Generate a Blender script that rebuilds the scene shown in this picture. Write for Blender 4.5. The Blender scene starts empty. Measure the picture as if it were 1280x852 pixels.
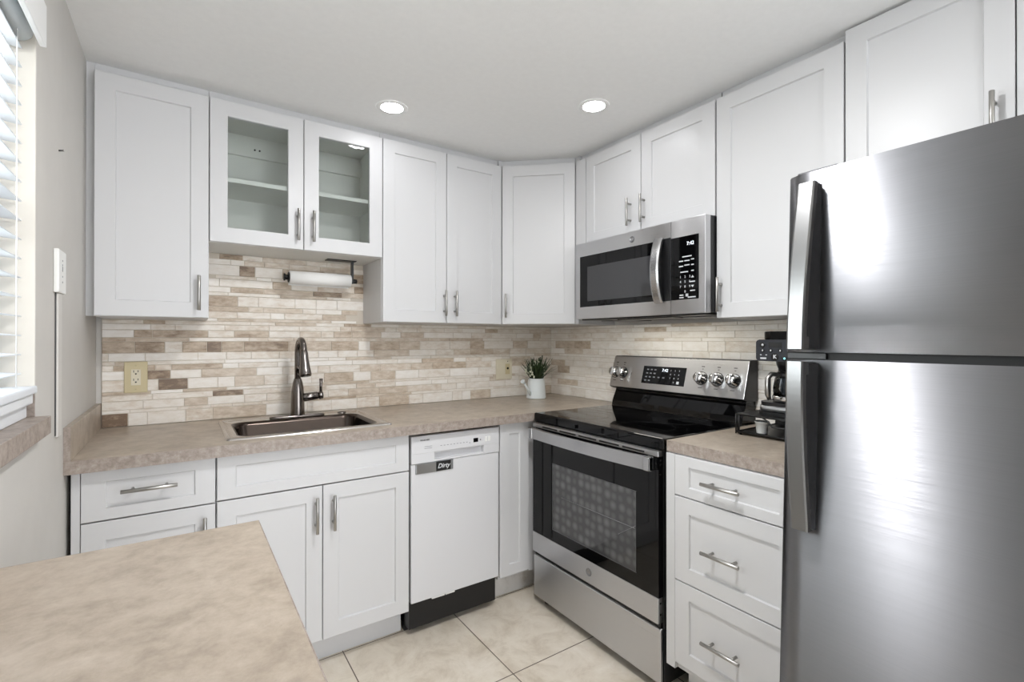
import bpy, bmesh, math, random
from mathutils import Vector, Matrix
PI = math.pi
R = math.radians
scene = bpy.context.scene
COL = scene.collection

# ------------------------------------------------------------------ camera, sky, exposure
cd = bpy.data.cameras.new('camera')
cam = bpy.data.objects.new('camera', cd)
COL.objects.link(cam)
cam.location = (0.2872, -2.5546, 1.2715)
cam.rotation_euler = (PI/2 + 0.0031, 0, -0.5952)
cd.sensor_fit = 'HORIZONTAL'
cd.sensor_width = 36.0
cd.lens = 606.43/1280*36.0
cd.shift_x = 1.51/1280
cd.shift_y = -3.39/1280
cd.clip_start = 0.02
scene.camera = cam

world = bpy.data.worlds.new('sky')
scene.world = world
world.use_nodes = True
bg = world.node_tree.nodes['Background']
bg.inputs[0].default_value = (0.92, 0.955, 1.0, 1)
bg.inputs[1].default_value = 4.9

scene.view_settings.view_transform = 'Standard'
scene.view_settings.look = 'None'
scene.view_settings.gamma = 1.0
scene.view_settings.use_curve_mapping = False
scene.view_settings.exposure = 0.07
DAY = 52.0             # daylight falling in at the kitchen window
dl = bpy.data.lights.new('window_daylight', 'AREA'); dl.shape = 'RECTANGLE'; dl.size = 1.5; dl.size_y = 1.4
dl.energy = DAY; dl.color = (0.96, 0.98, 1.0)
do = bpy.data.objects.new('window_daylight', dl); COL.objects.link(do)
do.location = (-0.8, -1.20, 2.0); do.rotation_euler = (0, -PI/2+0.25, 0)
CEIL = 18.0            # added fill light at ceiling height just above the view, no known lamp
ll = bpy.data.lights.new('ceiling_fill', 'AREA'); ll.shape = 'DISK'; ll.size = 0.12; ll.energy = CEIL; ll.color = (0.99, 0.99, 1.0)
lo = bpy.data.objects.new('ceiling_fill', ll); COL.objects.link(lo); lo.location = (0.96, -1.72, 2.262)
LAMP = 42.0            # recessed lamps
scene.cycles.use_denoising = True
scene.cycles.max_bounces = 10
scene.cycles.diffuse_bounces = 6
scene.cycles.transparent_max_bounces = 12

# ------------------------------------------------------------------ room sizes
W = 2.3447             # right wall
H = 2.272              # ceiling
XR = 2.3447
YREAR = -4.6
UF = -0.3076           # front of upper doors, back run
UX = 2.047             # front of upper doors, right run
BF = -0.618            # front of base doors, back run
BX = 1.710             # front of base drawers, right run
CT = 0.914             # worktop height

# ------------------------------------------------------------------ materials
MATS = {}
def srgb(c):
    return tuple(((v/255/12.92) if v/255 <= 0.04045 else ((v/255+0.055)/1.055)**2.4) for v in c)
def mat(name, col, rough=0.5, metal=0.0, **kw):
    m = bpy.data.materials.new(name); m.use_nodes = True
    b = m.node_tree.nodes['Principled BSDF']
    b.inputs['Base Color'].default_value = (*srgb(col), 1)
    b.inputs['Roughness'].default_value = rough
    b.inputs['Metallic'].default_value = metal
    for k, v in kw.items():
        b.inputs[k].default_value = v
    MATS[name] = m
    return m
def nodes(m):
    return m.node_tree.nodes, m.node_tree.links, m.node_tree.nodes['Principled BSDF']
def noise_color(m, stops, scale=6, detail=8, rough=0.6, stretch=(1, 1, 1), bump=0.0, bump_scale=None, distortion=0.0):
    """object-space noise through a colour ramp into the base colour"""
    n, l, b = nodes(m)
    tc = n.new('ShaderNodeTexCoord'); mp = n.new('ShaderNodeMapping'); mp.inputs['Scale'].default_value = stretch
    nz = n.new('ShaderNodeTexNoise'); nz.inputs['Scale'].default_value = scale
    nz.inputs['Detail'].default_value = detail; nz.inputs['Roughness'].default_value = rough
    nz.inputs['Distortion'].default_value = distortion
    cr = n.new('ShaderNodeValToRGB')
    el = cr.color_ramp.elements
    while len(el) < len(stops): el.new(0.5)
    for e, (p, c) in zip(el, stops):
        e.position = p; e.color = (*srgb(c), 1)
    l.new(tc.outputs['Object'], mp.inputs[0]); l.new(mp.outputs[0], nz.inputs['Vector'])
    l.new(nz.outputs['Fac'], cr.inputs[0]); l.new(cr.outputs[0], b.inputs['Base Color'])
    if bump:
        bp = n.new('ShaderNodeBump'); bp.inputs['Strength'].default_value = bump; bp.inputs['Distance'].default_value = 0.002
        src = nz
        if bump_scale:
            src = n.new('ShaderNodeTexNoise'); src.inputs['Scale'].default_value = bump_scale; src.inputs['Detail'].default_value = 3
            l.new(mp.outputs[0], src.inputs['Vector'])
        l.new(src.outputs['Fac'], bp.inputs['Height']); l.new(bp.outputs[0], b.inputs['Normal'])
    return nz, cr, mp

M_white = mat('cabinet_white', (209, 209, 210), 0.36)
M_inside = mat('cabinet_inside', (226, 226, 222), 0.5)
M_ceil = mat('ceiling_paint', (214, 214, 213), 0.9)
noise_color(M_ceil, [(0.3, (234, 234, 233)), (0.7, (237, 237, 236))], 40, 3, bump=0.15, bump_scale=180)
M_wall = mat('wall_paint', (216, 213, 208), 0.75)
noise_color(M_wall, [(0.3, (199, 196, 191)), (0.7, (204, 201, 196))], 5, 3, bump=0.12, bump_scale=90)
M_plastic = mat('white_plastic', (236, 236, 233), 0.35)
M_dwwhite = mat('appliance_white', (215, 215, 217), 0.28)
M_paper = mat('paper', (240, 240, 238), 0.9)
M_almond = mat('almond_plastic', (203, 190, 152), 0.4)
M_ivory = mat('ivory_plastic', (222, 214, 192), 0.35)
M_dark = mat('dark_slot', (14, 13, 12), 0.6)
M_black = mat('black_gloss', (6, 6, 7), 0.035, **{'Specular IOR Level': 0.3})
M_ctop = mat('cooktop_glass', (8, 8, 9), 0.045)
M_blackp = mat('black_plastic', (15, 15, 17), 0.35)
M_blackm = mat('black_wire', (10, 10, 11), 0.38)
M_gun = mat('gunmetal', (126, 120, 116), 0.2, 1.0)
M_nickel = mat('brushed_nickel', (172, 170, 166), 0.3, 1.0)
M_chrome = mat('chrome', (225, 225, 226), 0.1, 1.0)
M_can = mat('can_white', (226, 232, 233), 0.45)
M_leaf = mat('leaf_green', (38, 56, 28), 0.5)
noise_color(M_leaf, [(0.3, (24, 38, 18)), (0.7, (58, 80, 42))], 30, 3)
M_leaf2 = mat('leaf_dry', (92, 88, 58), 0.6)
M_flower = mat('flower_white', (214, 216, 194), 0.7)
M_valance = mat('valance_white', (232, 232, 231), 0.4)
M_head = mat('headrail_grey', (218, 226, 230), 0.4)
M_slat = mat('blind_slat', (222, 226, 231), 0.45)
M_winframe = mat('window_vinyl', (226, 229, 232), 0.4)
M_text = mat('print_grey', (120, 122, 126), 0.5)
M_textw = mat('print_white', (205, 207, 210), 0.5)
M_textd = mat('print_dark', (70, 70, 70), 0.5)
M_silver = mat('silver_plate', (172, 174, 176), 0.35, 0.9)
M_fridge_side = mat('fridge_side_grey', (78, 78, 80), 0.45, 0.4)
M_gasket = mat('gasket_black', (22, 22, 23), 0.55)
M_rack = mat('rack_grey', (120, 120, 122), 0.3)
M_ovenwin = mat('oven_window_glass', (60, 60, 62), 0.04)
n, l, b = nodes(M_ovenwin)                                      # dotted enamel of the cavity
tc = n.new('ShaderNodeTexCoord'); mp = n.new('ShaderNodeMapping'); mp.inputs['Scale'].default_value = (1, 1, 1)
vo = n.new('ShaderNodeTexVoronoi'); vo.inputs['Scale'].default_value = 26; vo.inputs['Randomness'].default_value = 0.25
cr = n.new('ShaderNodeValToRGB'); cr.color_ramp.elements[0].position = 0.2; cr.color_ramp.elements[1].position = 0.62
cr.color_ramp.elements[0].color = (*srgb((104, 104, 104)), 1); cr.color_ramp.elements[1].color = (*srgb((66, 66, 67)), 1)
l.new(tc.outputs['Object'], mp.inputs[0]); l.new(mp.outputs[0], vo.inputs['Vector']); l.new(vo.outputs['Distance'], cr.inputs[0]); l.new(cr.outputs[0], b.inputs['Base Color'])

def steel(name, col, rough, aniso, rot, axis='Z', fine=(2, 2, 400), bump=0.02):
    m = mat(name, col, rough, 1.0)
    n, l, b = nodes(m)
    b.inputs['Anisotropic'].default_value = aniso
    b.inputs['Anisotropic Rotation'].default_value = rot
    tg = n.new('ShaderNodeTangent'); tg.direction_type = 'UV_MAP'; tg.uv_map = 'UVMap'
    l.new(tg.outputs[0], b.inputs['Tangent'])
    tc = n.new('ShaderNodeTexCoord'); mp = n.new('ShaderNodeMapping'); mp.inputs['Scale'].default_value = fine
    nz = n.new('ShaderNodeTexNoise'); nz.inputs['Scale'].default_value = 1.5; nz.inputs['Detail'].default_value = 6; nz.inputs['Roughness'].default_value = 0.7
    l.new(tc.outputs['Object'], mp.inputs[0]); l.new(mp.outputs[0], nz.inputs['Vector'])
    mr = n.new('ShaderNodeMapRange'); mr.inputs[1].default_value = 0.25; mr.inputs[2].default_value = 0.75
    mr.inputs[3].default_value = rough*0.85; mr.inputs[4].default_value = rough*1.2
    l.new(nz.outputs['Fac'], mr.inputs[0]); l.new(mr.outputs[0], b.inputs['Roughness'])
    bp = n.new('ShaderNodeBump'); bp.inputs['Strength'].default_value = bump; bp.inputs['Distance'].default_value = 0.001
    l.new(nz.outputs['Fac'], bp.inputs['Height']); l.new(bp.outputs[0], b.inputs['Normal'])
    return m
M_steel = steel('brushed_steel', (207, 207, 208), 0.30, 1.0, 0.25, fine=(1.5, 1.5, 420), bump=0.003)
M_hsteel = mat('handle_steel', (186, 186, 187), 0.24, 1.0)
M_fhandle = mat('fridge_handle_steel', (138, 138, 138), 0.3, 1.0)
M_web = mat('handle_web_grey', (52, 52, 54), 0.22, 0.6)
M_fsteel = steel('fridge_steel', (138, 138, 141), 0.46, 1.0, 0.25, fine=(1.5, 1.5, 420), bump=0.012)
M_bowl = mat('bowl_dark_reflection', (74, 66, 61), 0.2, 1.0)  # same steel as the rim, the bowl's dark reflection put into the colour
M_sink = steel('sink_steel', (204, 200, 196), 0.2, 0.3, 0.0, fine=(30, 30, 30), bump=0.01)

M_lam = mat('laminate_top', (180, 163, 146), 0.34)
noise_color(M_lam, [(0.3, (143, 131, 117)), (0.5, (170, 157, 142)), (0.7, (188, 176, 162))], 17, 12, 0.72, (1, 1, 1), bump=0.03, bump_scale=150, distortion=0.15)
M_lame = mat('laminate_edge', (154, 143, 134), 0.42)
noise_color(M_lame, [(0.3, (124, 112, 103)), (0.5, (154, 142, 133)), (0.72, (180, 170, 161))], 48, 6, 0.75)
M_floor = mat('floor_tile', (206, 193, 174), 0.34)
nz, crf, mp = noise_color(M_floor, [(0.3, (196, 183, 164)), (0.5, (221, 211, 195)), (0.7, (234, 226, 213))], 7, 12, 0.72, (1, 1, 1), distortion=0.5)
n, l, b = nodes(M_floor)
tc = n.new('ShaderNodeTexCoord'); mp2 = n.new('ShaderNodeMapping'); mp2.inputs['Location'].default_value = (-0.832, 1.027, 0)
bk = n.new('ShaderNodeTexBrick'); bk.offset = 0.0; bk.squash = 1.0
bk.inputs['Scale'].default_value = 1.0; bk.inputs['Brick Width'].default_value = 0.501; bk.inputs['Row Height'].default_value = 0.495
bk.inputs['Mortar Size'].default_value = 0.0022; bk.inputs['Mortar Smooth'].default_value = 0.1
l.new(tc.outputs['Object'], mp2.inputs[0]); l.new(mp2.outputs[0], bk.inputs['Vector'])
mx = n.new('ShaderNodeMix'); mx.data_type = 'RGBA'; mx.inputs[7].default_value = (*srgb((92, 78, 66)), 1)
l.new(bk.outputs['Fac'], mx.inputs[0]); l.new(crf.outputs[0], mx.inputs[6]); l.new(mx.outputs[2], b.inputs['Base Color'])
bpn = n.new('ShaderNodeBump'); bpn.invert = True; bpn.inputs['Strength'].default_value = 0.5; bpn.inputs['Distance'].default_value = 0.002
l.new(bk.outputs['Fac'], bpn.inputs['Height']); l.new(bpn.outputs[0], b.inputs['Normal'])

M_tile = mat('travertine_tile', (214, 203, 187), 0.42)              # one tone per tile, from the tile's own attribute
n, l, b = nodes(M_tile)
at = n.new('ShaderNodeAttribute'); at.attribute_name = 'tone'
cr = n.new('ShaderNodeValToRGB'); el = cr.color_ramp.elements
for _ in range(4): el.new(0.5)
for e, (p, c) in zip(el, [(0, (246, 242, 236)), (0.3, (234, 227, 217)), (0.5, (216, 203, 187)), (0.68, (195, 178, 158)), (0.85, (165, 145, 123)), (1.0, (122, 101, 82))]):
    e.position = p; e.color = (*srgb(c), 1)
tc = n.new('ShaderNodeTexCoord'); mp = n.new('ShaderNodeMapping'); mp.inputs['Scale'].default_value = (9, 9, 22)
nz = n.new('ShaderNodeTexNoise'); nz.inputs['Scale'].default_value = 2.2; nz.inputs['Detail'].default_value = 8; nz.inputs['Roughness'].default_value = 0.7
l.new(tc.outputs['Object'], mp.inputs[0]); l.new(mp.outputs[0], nz.inputs['Vector'])
ma = n.new('ShaderNodeMath'); ma.operation = 'MULTIPLY_ADD'; ma.inputs[1].default_value = 1.0; ma.inputs[2].default_value = -0.5
ma2 = n.new('ShaderNodeMath'); ma2.operation = 'ADD'; ma2.use_clamp = True
l.new(nz.outputs['Fac'], ma.inputs[0]); l.new(ma.outputs[0], ma2.inputs[0]); l.new(at.outputs['Fac'], ma2.inputs[1]); l.new(ma2.outputs[0], cr.inputs[0]); l.new(cr.outputs[0], b.inputs['Base Color'])
M_grout = mat('tile_grout', (212, 203, 190), 0.9)

def glass_mat(name, tint, trans, rough=0.02):
    """thin pane: see-through with a clear-coat reflection"""
    m = bpy.data.materials.new(name); m.use_nodes = True
    n, l = m.node_tree.nodes, m.node_tree.links
    n.remove(n['Principled BSDF'])
    tr = n.new('ShaderNodeBsdfTransparent'); tr.inputs[0].default_value = (*[v*trans for v in srgb(tint)], 1)
    gl = n.new('ShaderNodeBsdfGlossy'); gl.inputs['Roughness'].default_value = rough
    fr = n.new('ShaderNodeFresnel'); fr.inputs['IOR'].default_value = 1.45
    mx = n.new('ShaderNodeMixShader')
    l.new(fr.outputs[0], mx.inputs[0]); l.new(tr.outputs[0], mx.inputs[1]); l.new(gl.outputs[0], mx.inputs[2])
    l.new(mx.outputs[0], n['Material Output'].inputs[0])
    return m
M_glass = glass_mat('clear_glass', (248, 250, 249), 1.0)
M_glassdark = glass_mat('smoked_glass', (208, 208, 210), 1.0)
M_carafe = glass_mat('carafe_glass', (235, 240, 245), 1.0)

def emit(name, col, strength):
    m = bpy.data.materials.new(name); m.use_nodes = True
    b = m.node_tree.nodes['Principled BSDF']
    b.inputs['Base Color'].default_value = (*srgb(col), 1)
    b.inputs['Emission Color'].default_value = (*srgb(col), 1)
    b.inputs['Emission Strength'].default_value = strength
    return m
M_lamp = emit('lamp_diffuser', (252, 252, 255), LAMP)
M_led = emit('display_digits', (225, 232, 240), 1.2)
M_ledblue = emit('display_teal', (150, 215, 225), 0.8)

# ------------------------------------------------------------------ mesh helpers
class MB:
    """collects shapes and links them as ONE mesh object"""
    def __init__(s): s.bm = bmesh.new(); s.mi = 0
    def _mark(s, faces):
        for f in faces: f.material_index = s.mi
    def box(s, x0, x1, y0, y1, z0, z1, bev=0.0, seg=2):
        x0, x1 = min(x0, x1), max(x0, x1); y0, y1 = min(y0, y1), max(y0, y1); z0, z1 = min(z0, z1), max(z0, z1)
        b2 = bmesh.new()
        v = [b2.verts.new((x, y, z)) for x in (x0, x1) for y in (y0, y1) for z in (z0, z1)]
        for f in ((0,1,3,2), (4,6,7,5), (0,4,5,1), (2,3,7,6), (0,2,6,4), (1,5,7,3)): b2.faces.new([v[i] for i in f])
        if bev > 0:
            bev = min(bev, 0.45*min(x1-x0, y1-y0, z1-z0))
            bmesh.ops.bevel(b2, geom=b2.edges[:], offset=bev, segments=seg, affect='EDGES', profile=0.5)
        s.add(b2)
        return s
    def add(s, b2, M=None):
        if M is not None: b2.transform(M)
        bmesh.ops.recalc_face_normals(b2, faces=b2.faces[:])
        vm = {}
        for v in b2.verts: vm[v] = s.bm.verts.new(v.co)
        for f in b2.faces:
            try: nf = s.bm.faces.new([vm[v] for v in f.verts])
            except ValueError: continue
            nf.material_index = s.mi; nf.smooth = f.smooth
        b2.free()
        return s
    def cyl(s, p0, p1, r0, r1=None, seg=20, caps=True, bev=0.0):
        r1 = r0 if r1 is None else r1
        p0, p1 = Vector(p0), Vector(p1); d = p1-p0; L = d.length
        prof = [(0, 0), (r0, 0), (r1, L), (0, L)] if caps else [(r0, 0), (r1, L)]
        if bev and caps: prof = [(0, 0), (r0-bev, 0), (r0, bev), (r1, L-bev), (r1-bev, L), (0, L)]
        M = Matrix.Translation(p0) @ d.to_track_quat('Z', 'Y').to_matrix().to_4x4()
        return s.lathe(prof, M, seg)
    def lathe(s, prof, M=None, seg=28, smooth=True):
        b2 = bmesh.new(); rings = []
        for (r, z) in prof:
            if r < 1e-6: rings.append([b2.verts.new((0, 0, z))])
            else: rings.append([b2.verts.new((r*math.cos(2*PI*i/seg), r*math.sin(2*PI*i/seg), z)) for i in range(seg)])
        for a, c in zip(rings, rings[1:]):
            for i in range(seg):
                j = (i+1) % seg
                if len(a) == 1 and len(c) == 1: continue
                if len(a) == 1: f = b2.faces.new((a[0], c[j], c[i]))
                elif len(c) == 1: f = b2.faces.new((a[i], a[j], c[0]))
                else: f = b2.faces.new((a[i], a[j], c[j], c[i]))
                f.smooth = smooth
        return s.add(b2, M)
    def tube(s, pts, r, seg=10, caps=True):
        pts = [Vector(p) for p in pts]; n = len(pts)
        rr = r if isinstance(r, (list, tuple)) else [r]*n
        b2 = bmesh.new(); rings = []
        t = (pts[1]-pts[0]).normalized()
        up = Vector((0, 0, 1)) if abs(t.z) < 0.9 else Vector((0, 1, 0))
        nx = t.cross(up).normalized()
        for i, p in enumerate(pts):
            t = (pts[min(i+1, n-1)]-pts[max(i-1, 0)]).normalized()
            nx = (nx - t*nx.dot(t)).normalized(); ny = t.cross(nx)
            rings.append([b2.verts.new(p + rr[i]*(math.cos(2*PI*k/seg)*nx + math.sin(2*PI*k/seg)*ny)) for k in range(seg)])
        for a, c in zip(rings, rings[1:]):
            for k in range(seg):
                f = b2.faces.new((a[k], a[(k+1) % seg], c[(k+1) % seg], c[k])); f.smooth = True
        if caps:
            b2.faces.new(rings[0]); b2.faces.new(list(reversed(rings[-1])))
        return s.add(b2)
    def prism(s, poly, z0, z1, M=None, bev=0.0):
        b2 = bmesh.new()
        a = [b2.verts.new((x, y, z0)) for x, y in poly]; c = [b2.verts.new((x, y, z1)) for x, y in poly]
        b2.faces.new(list(reversed(a))); b2.faces.new(c)
        for i in range(len(poly)):
            j = (i+1) % len(poly); b2.faces.new((a[i], a[j], c[j], c[i]))
        if bev: bmesh.ops.bevel(b2, geom=b2.edges[:], offset=bev, segments=2, affect='EDGES', profile=0.5)
        return s.add(b2, M)
    def quad(s, *pts):
        v = [s.bm.verts.new(p) for p in pts]; f = s.bm.faces.new(v); f.material_index = s.mi
        return s
    def loft(s, loops, closed=True, smooth=False, cap=False):
        b2 = bmesh.new(); rs = [[b2.verts.new(p) for p in lp] for lp in loops]
        m = len(rs[0])
        for a, c in zip(rs, rs[1:]):
            for k in range(m if closed else m-1):
                f = b2.faces.new((a[k], a[(k+1) % m], c[(k+1) % m], c[k])); f.smooth = smooth
        if cap:
            b2.faces.new(rs[0]); b2.faces.new(list(reversed(rs[-1])))
        return s.add(b2)
    def build(s, name, mats, parent=None, inv=None, smooth_angle=None):
        me = bpy.data.meshes.new(name)
        if inv is not None: s.bm.transform(inv)
        s.bm.normal_update()
        uv = s.bm.loops.layers.uv.new('UVMap')              # flat box map: u runs level, v runs up
        for f in s.bm.faces:
            n = f.normal
            for lp in f.loops:
                c = lp.vert.co
                lp[uv].uv = (c.x, c.y) if abs(n.z) > 0.8 else ((c.y, c.z) if abs(n.x) > abs(n.y) else (c.x, c.z))
        s.bm.to_mesh(me); s.bm.free()
        for m in (mats if isinstance(mats, (list, tuple)) else [mats]): me.materials.append(m)
        o = bpy.data.objects.new(name, me); COL.objects.link(o)
        if parent is not None: o.parent = parent
        return o

def tag(o, label=None, cat=None, group=None, kind=None):
    if label: o['label'] = label
    if cat: o['category'] = cat
    if group: o['group'] = group
    if kind: o['kind'] = kind
    return o
def thing(name, label, cat, loc=(0, 0, 0), rot=0.0, group=None, roty=0.0):
    o = bpy.data.objects.new(name, None); COL.objects.link(o)
    o.location = loc; o.rotation_euler = (0, roty, rot); o.empty_display_size = 0.05
    return tag(o, label, cat, group)
def inv(loc): return Matrix.Translation(-Vector(loc))
def struct(name, mb, m): return tag(mb.build(name, m), kind='structure')
def text_mesh(name, s, size, m, parent, M, extrude=0.0004, align='CENTER', shear=0.0, bold=0.0):
    """letters as a mesh; M places the text's own XY plane"""
    c = bpy.data.curves.new(name, 'FONT'); c.body = s; c.size = size; c.align_x = align; c.align_y = 'CENTER'
    c.extrude = extrude; c.shear = shear; c.offset = bold
    t = bpy.data.objects.new(name+'_src', c); COL.objects.link(t)
    dg = bpy.context.evaluated_depsgraph_get()
    me = bpy.data.meshes.new_from_object(t.evaluated_get(dg))
    bpy.data.objects.remove(t); bpy.data.curves.remove(c)
    me.transform(M); me.materials.clear(); me.materials.append(m); me.name = name
    o = bpy.data.objects.new(name, me); COL.objects.link(o); o.parent = parent
    return o
FRONT = Matrix.Rotation(PI/2, 4, 'X')       # text plane facing local -y, reading left to right
def front_at(x, y, z): return Matrix.Translation((x, y, z)) @ FRONT

# ------------------------------------------------------------------ the room
struct('floor', MB().box(-1.45, 4.6, YREAR-0.1, 0.12, -0.1, 0), M_floor)
struct('ceiling', MB().box(-1.45, 4.6, YREAR-0.1, 0.12, H, H+0.1), M_ceil)
struct('wall_back', MB().box(-0.2, W+0.12, 0.0, 0.12, 0, H), M_wall)
WY0, WY1, WZ0, WZ1 = -1.88, -0.975, 1.075, 2.03       # window hole in the left wall
struct('wall_left', MB().box(-0.14, 0, WY1, 0, 0, H).box(-0.14, 0, -1.96, WY0, 0, H).box(-0.14, 0, WY0, WY1, 0, WZ0).box(-0.14, 0, WY0, WY1, WZ1, H), M_wall)
struct('wall_right', MB().box(W, W+0.12, -3.0, 0, 0, H), M_wall)
# the dining side behind the camera: the room widens to the right and ends in a glazed rear wall
struct('wall_dining_right', MB().box(4.5, 4.6, YREAR, -3.0, 0, H).box(W+0.12, 4.6, -3.1, -3.0, 0, H), M_wall)
struct('wall_dining_left', MB().box(-0.14, 0, YREAR, -3.2, 0, H).box(-0.14, 0, -3.2, -1.96, 2.05, H).box(-0.14, 0, -3.2, -1.96, 0, 0.86), M_wall)
M_hall = mat('hall_shade_paint', (104, 102, 100), 0.8)  # unseen hall added for the fridge reflection, its dimness put into the colour
struct('added_dim_hall', MB().box(-1.4, -1.3, -3.3, -1.95, 0, H).box(-1.3, -0.14, -2.0, -1.95, 0, H).box(-1.3, -0.14, -3.3, -3.2, 0, H).box(-1.3, -0.14, -3.2, -2.0, 0, 0.02), M_hall)
struct('wall_rear', MB().box(-0.14, 0.35, YREAR-0.1, YREAR, 0, H).box(4.1, 4.6, YREAR-0.1, YREAR, 0, H).box(0.35, 4.1, YREAR-0.1, YREAR, 2.1, H), M_wall)

# window in the left wall
wf = MB()
for (a, c2, d, e) in ((WY0, WY1, WZ0, WZ0+0.05), (WY0, WY1, WZ1-0.05, WZ1), (WY0, WY0+0.045, WZ0+0.05, WZ1-0.05), (WY1-0.045, WY1, WZ0+0.05, WZ1-0.05), (WY0+0.045, -1.755, 1.53, 1.57), (-1.725, WY1-0.045, 1.53, 1.57), (-1.755, -1.725, WZ0+0.05, WZ1-0.05)):
    wf.box(-0.13, -0.085, a, c2, d, e, 0.004)
win = tag(wf.build('window_1', M_winframe), kind='structure')
MB().box(-0.11, -0.106, WY0+0.04, WY1-0.04, WZ0+0.045, WZ1-0.045).build('window_glass', M_glass, win)
# reveal lining and laminate sill
struct('trim_1', MB().box(-0.085, -0.0005, WY1-0.004, WY1+0.0, 1.145, WZ1), mat('reveal_cream', (216, 210, 200), 0.6))
tag(MB().box(-0.085, 0.027, -1.93, -0.972, 1.048, 1.09, 0.0015).build('window_sill', M_lame), kind='structure')

struct('trim_2', MB().box(-0.085, -0.0005, WY1-0.0035, WY1, 1.0905, 1.1445), M_lame)

# ------------------------------------------------------------------ backsplash: strip tiles of many lengths
random.seed(11)
ROWS = [54, 14, 36, 25, 14.5, 47, 37, 24, 16.5, 34, 48, 17, 32, 25, 16.5]
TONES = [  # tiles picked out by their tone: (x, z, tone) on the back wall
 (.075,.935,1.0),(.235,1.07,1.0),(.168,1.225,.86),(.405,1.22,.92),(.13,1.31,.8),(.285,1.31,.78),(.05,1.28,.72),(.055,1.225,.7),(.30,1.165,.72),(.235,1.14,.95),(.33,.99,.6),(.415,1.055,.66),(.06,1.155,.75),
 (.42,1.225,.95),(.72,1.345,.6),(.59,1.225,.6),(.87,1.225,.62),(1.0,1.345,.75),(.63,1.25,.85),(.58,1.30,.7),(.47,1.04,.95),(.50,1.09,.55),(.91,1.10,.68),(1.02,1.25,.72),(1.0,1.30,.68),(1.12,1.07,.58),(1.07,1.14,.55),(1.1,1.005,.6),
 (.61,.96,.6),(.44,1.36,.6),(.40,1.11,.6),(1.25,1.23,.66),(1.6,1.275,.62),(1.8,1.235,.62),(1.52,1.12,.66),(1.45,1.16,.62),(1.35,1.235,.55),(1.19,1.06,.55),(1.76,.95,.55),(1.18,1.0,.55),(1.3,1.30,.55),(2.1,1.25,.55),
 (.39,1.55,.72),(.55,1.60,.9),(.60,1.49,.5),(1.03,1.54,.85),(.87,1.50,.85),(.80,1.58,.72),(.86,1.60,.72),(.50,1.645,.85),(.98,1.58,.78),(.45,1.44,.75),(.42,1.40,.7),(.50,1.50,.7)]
TONES_R = [(-.17,1.26,.6),(-.33,1.255,.66),(-.24,1.21,.5),(-.12,1.14,.55),(-.11,1.06,.6),(-.26,1.0,.55),(-.9,1.33,.6),(-1.2,1.34,.55),(-.75,1.28,.5)]
def tiles(along, tops, extra, tones, place, name, seed):
    random.seed(seed)
    bm = bmesh.new(); vals = []
    z = CT
    rows = list(ROWS) + [14, 30, 24, 48, 16, 25, 36, 16, 48, 25, 30]
    L0, L1 = along
    rl = []
    for h in rows:
        h = h/1000.0
        u = L0 - random.uniform(0, 0.12)
        while u < L1:
            w = random.choice([0.06, 0.09, 0.11, 0.13, 0.15, 0.15, 0.18, 0.2]) * random.uniform(0.9, 1.1)
            if h < 0.02: w *= random.uniform(1.0, 1.5)
            rl.append([max(u, L0), min(u+w, L1), z, z+h]); u += w
        z += h
    for (a, c, z0, z1) in rl:
        if c-a < 0.006: continue
        top = tops((a+c)/2) if callable(tops) else tops
        # clip at the cabinet undersides
        if z0 >= top-0.003: continue
        z1 = min(z1, top)
        tone = random.choices([0.08, 0.2, 0.3, 0.4, 0.5, 0.62], [3.0, 4, 3, 2, 1.1, 0.5])[0] + random.uniform(-0.05, 0.05)
        if name != 'backsplash_back': tone *= 0.6  # right wall tones lightened, the stronger light there put into the tile colour
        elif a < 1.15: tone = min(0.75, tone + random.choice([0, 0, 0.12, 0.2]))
        for (tx, tz, tv) in tones:
            if a <= tx < c and z0 <= tz < z1: tone = tv
        g = 0.0011; ch = 0.0012; t = 0.0075 + random.uniform(0, 0.0012)
        P = [(a+g, z0+g), (c-g, z0+g), (c-g, z1-g), (a+g, z1-g)]
        Q = [(a+g+ch, z0+g+ch), (c-g-ch, z0+g+ch), (c-g-ch, z1-g-ch), (a+g+ch, z1-g-ch)]
        lo = [bm.verts.new(place(u, 0.0045, v)) for u, v in P]; mid = [bm.verts.new(place(u, t-ch, v)) for u, v in P]
        hi = [bm.verts.new(place(u, t, v)) for u, v in Q]
        for r0, r1 in ((lo, mid), (mid, hi)):
            for k in range(4): bm.faces.new((r0[k], r0[(k+1) % 4], r1[(k+1) % 4], r1[k])); vals.append(tone)
        bm.faces.new(hi); vals.append(tone)
    nb = len(bm.faces)
    # grout bed
    u = L0
    segs = extra
    for (a, c, z0, z1) in segs:
        f = [bm.verts.new(place(p, 0.0052, q)) for p, q in ((a, z0), (c, z0), (c, z1), (a, z1))]
        bb = [bm.verts.new(place(p, 0.0, q)) for p, q in ((a, z0), (c, z0), (c, z1), (a, z1))]
        fc = bm.faces.new(f); fc.material_index = 1; vals.append(0.3)
        for k in range(4):
            fc = bm.faces.new((f[k], f[(k+1) % 4], bb[(k+1) % 4], bb[k])); fc.material_index = 1; vals.append(0.3)
    bm.normal_update()
    bmesh.ops.recalc_face_normals(bm, faces=bm.faces[:])
    me = bpy.data.meshes.new(name); bm.to_mesh(me); bm.free()
    at = me.attributes.new('tone', 'FLOAT', 'FACE')
    for i, v in enumerate(vals): at.data[i].value = v
    me.materials.append(M_tile); me.materials.append(M_grout)
    o = bpy.data.objects.new(name, me); COL.objects.link(o)
    return tag(o, kind='structure')
ZB, ZG = 1.3568, 1.6608                                  # undersides of the wall cabinets
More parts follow.
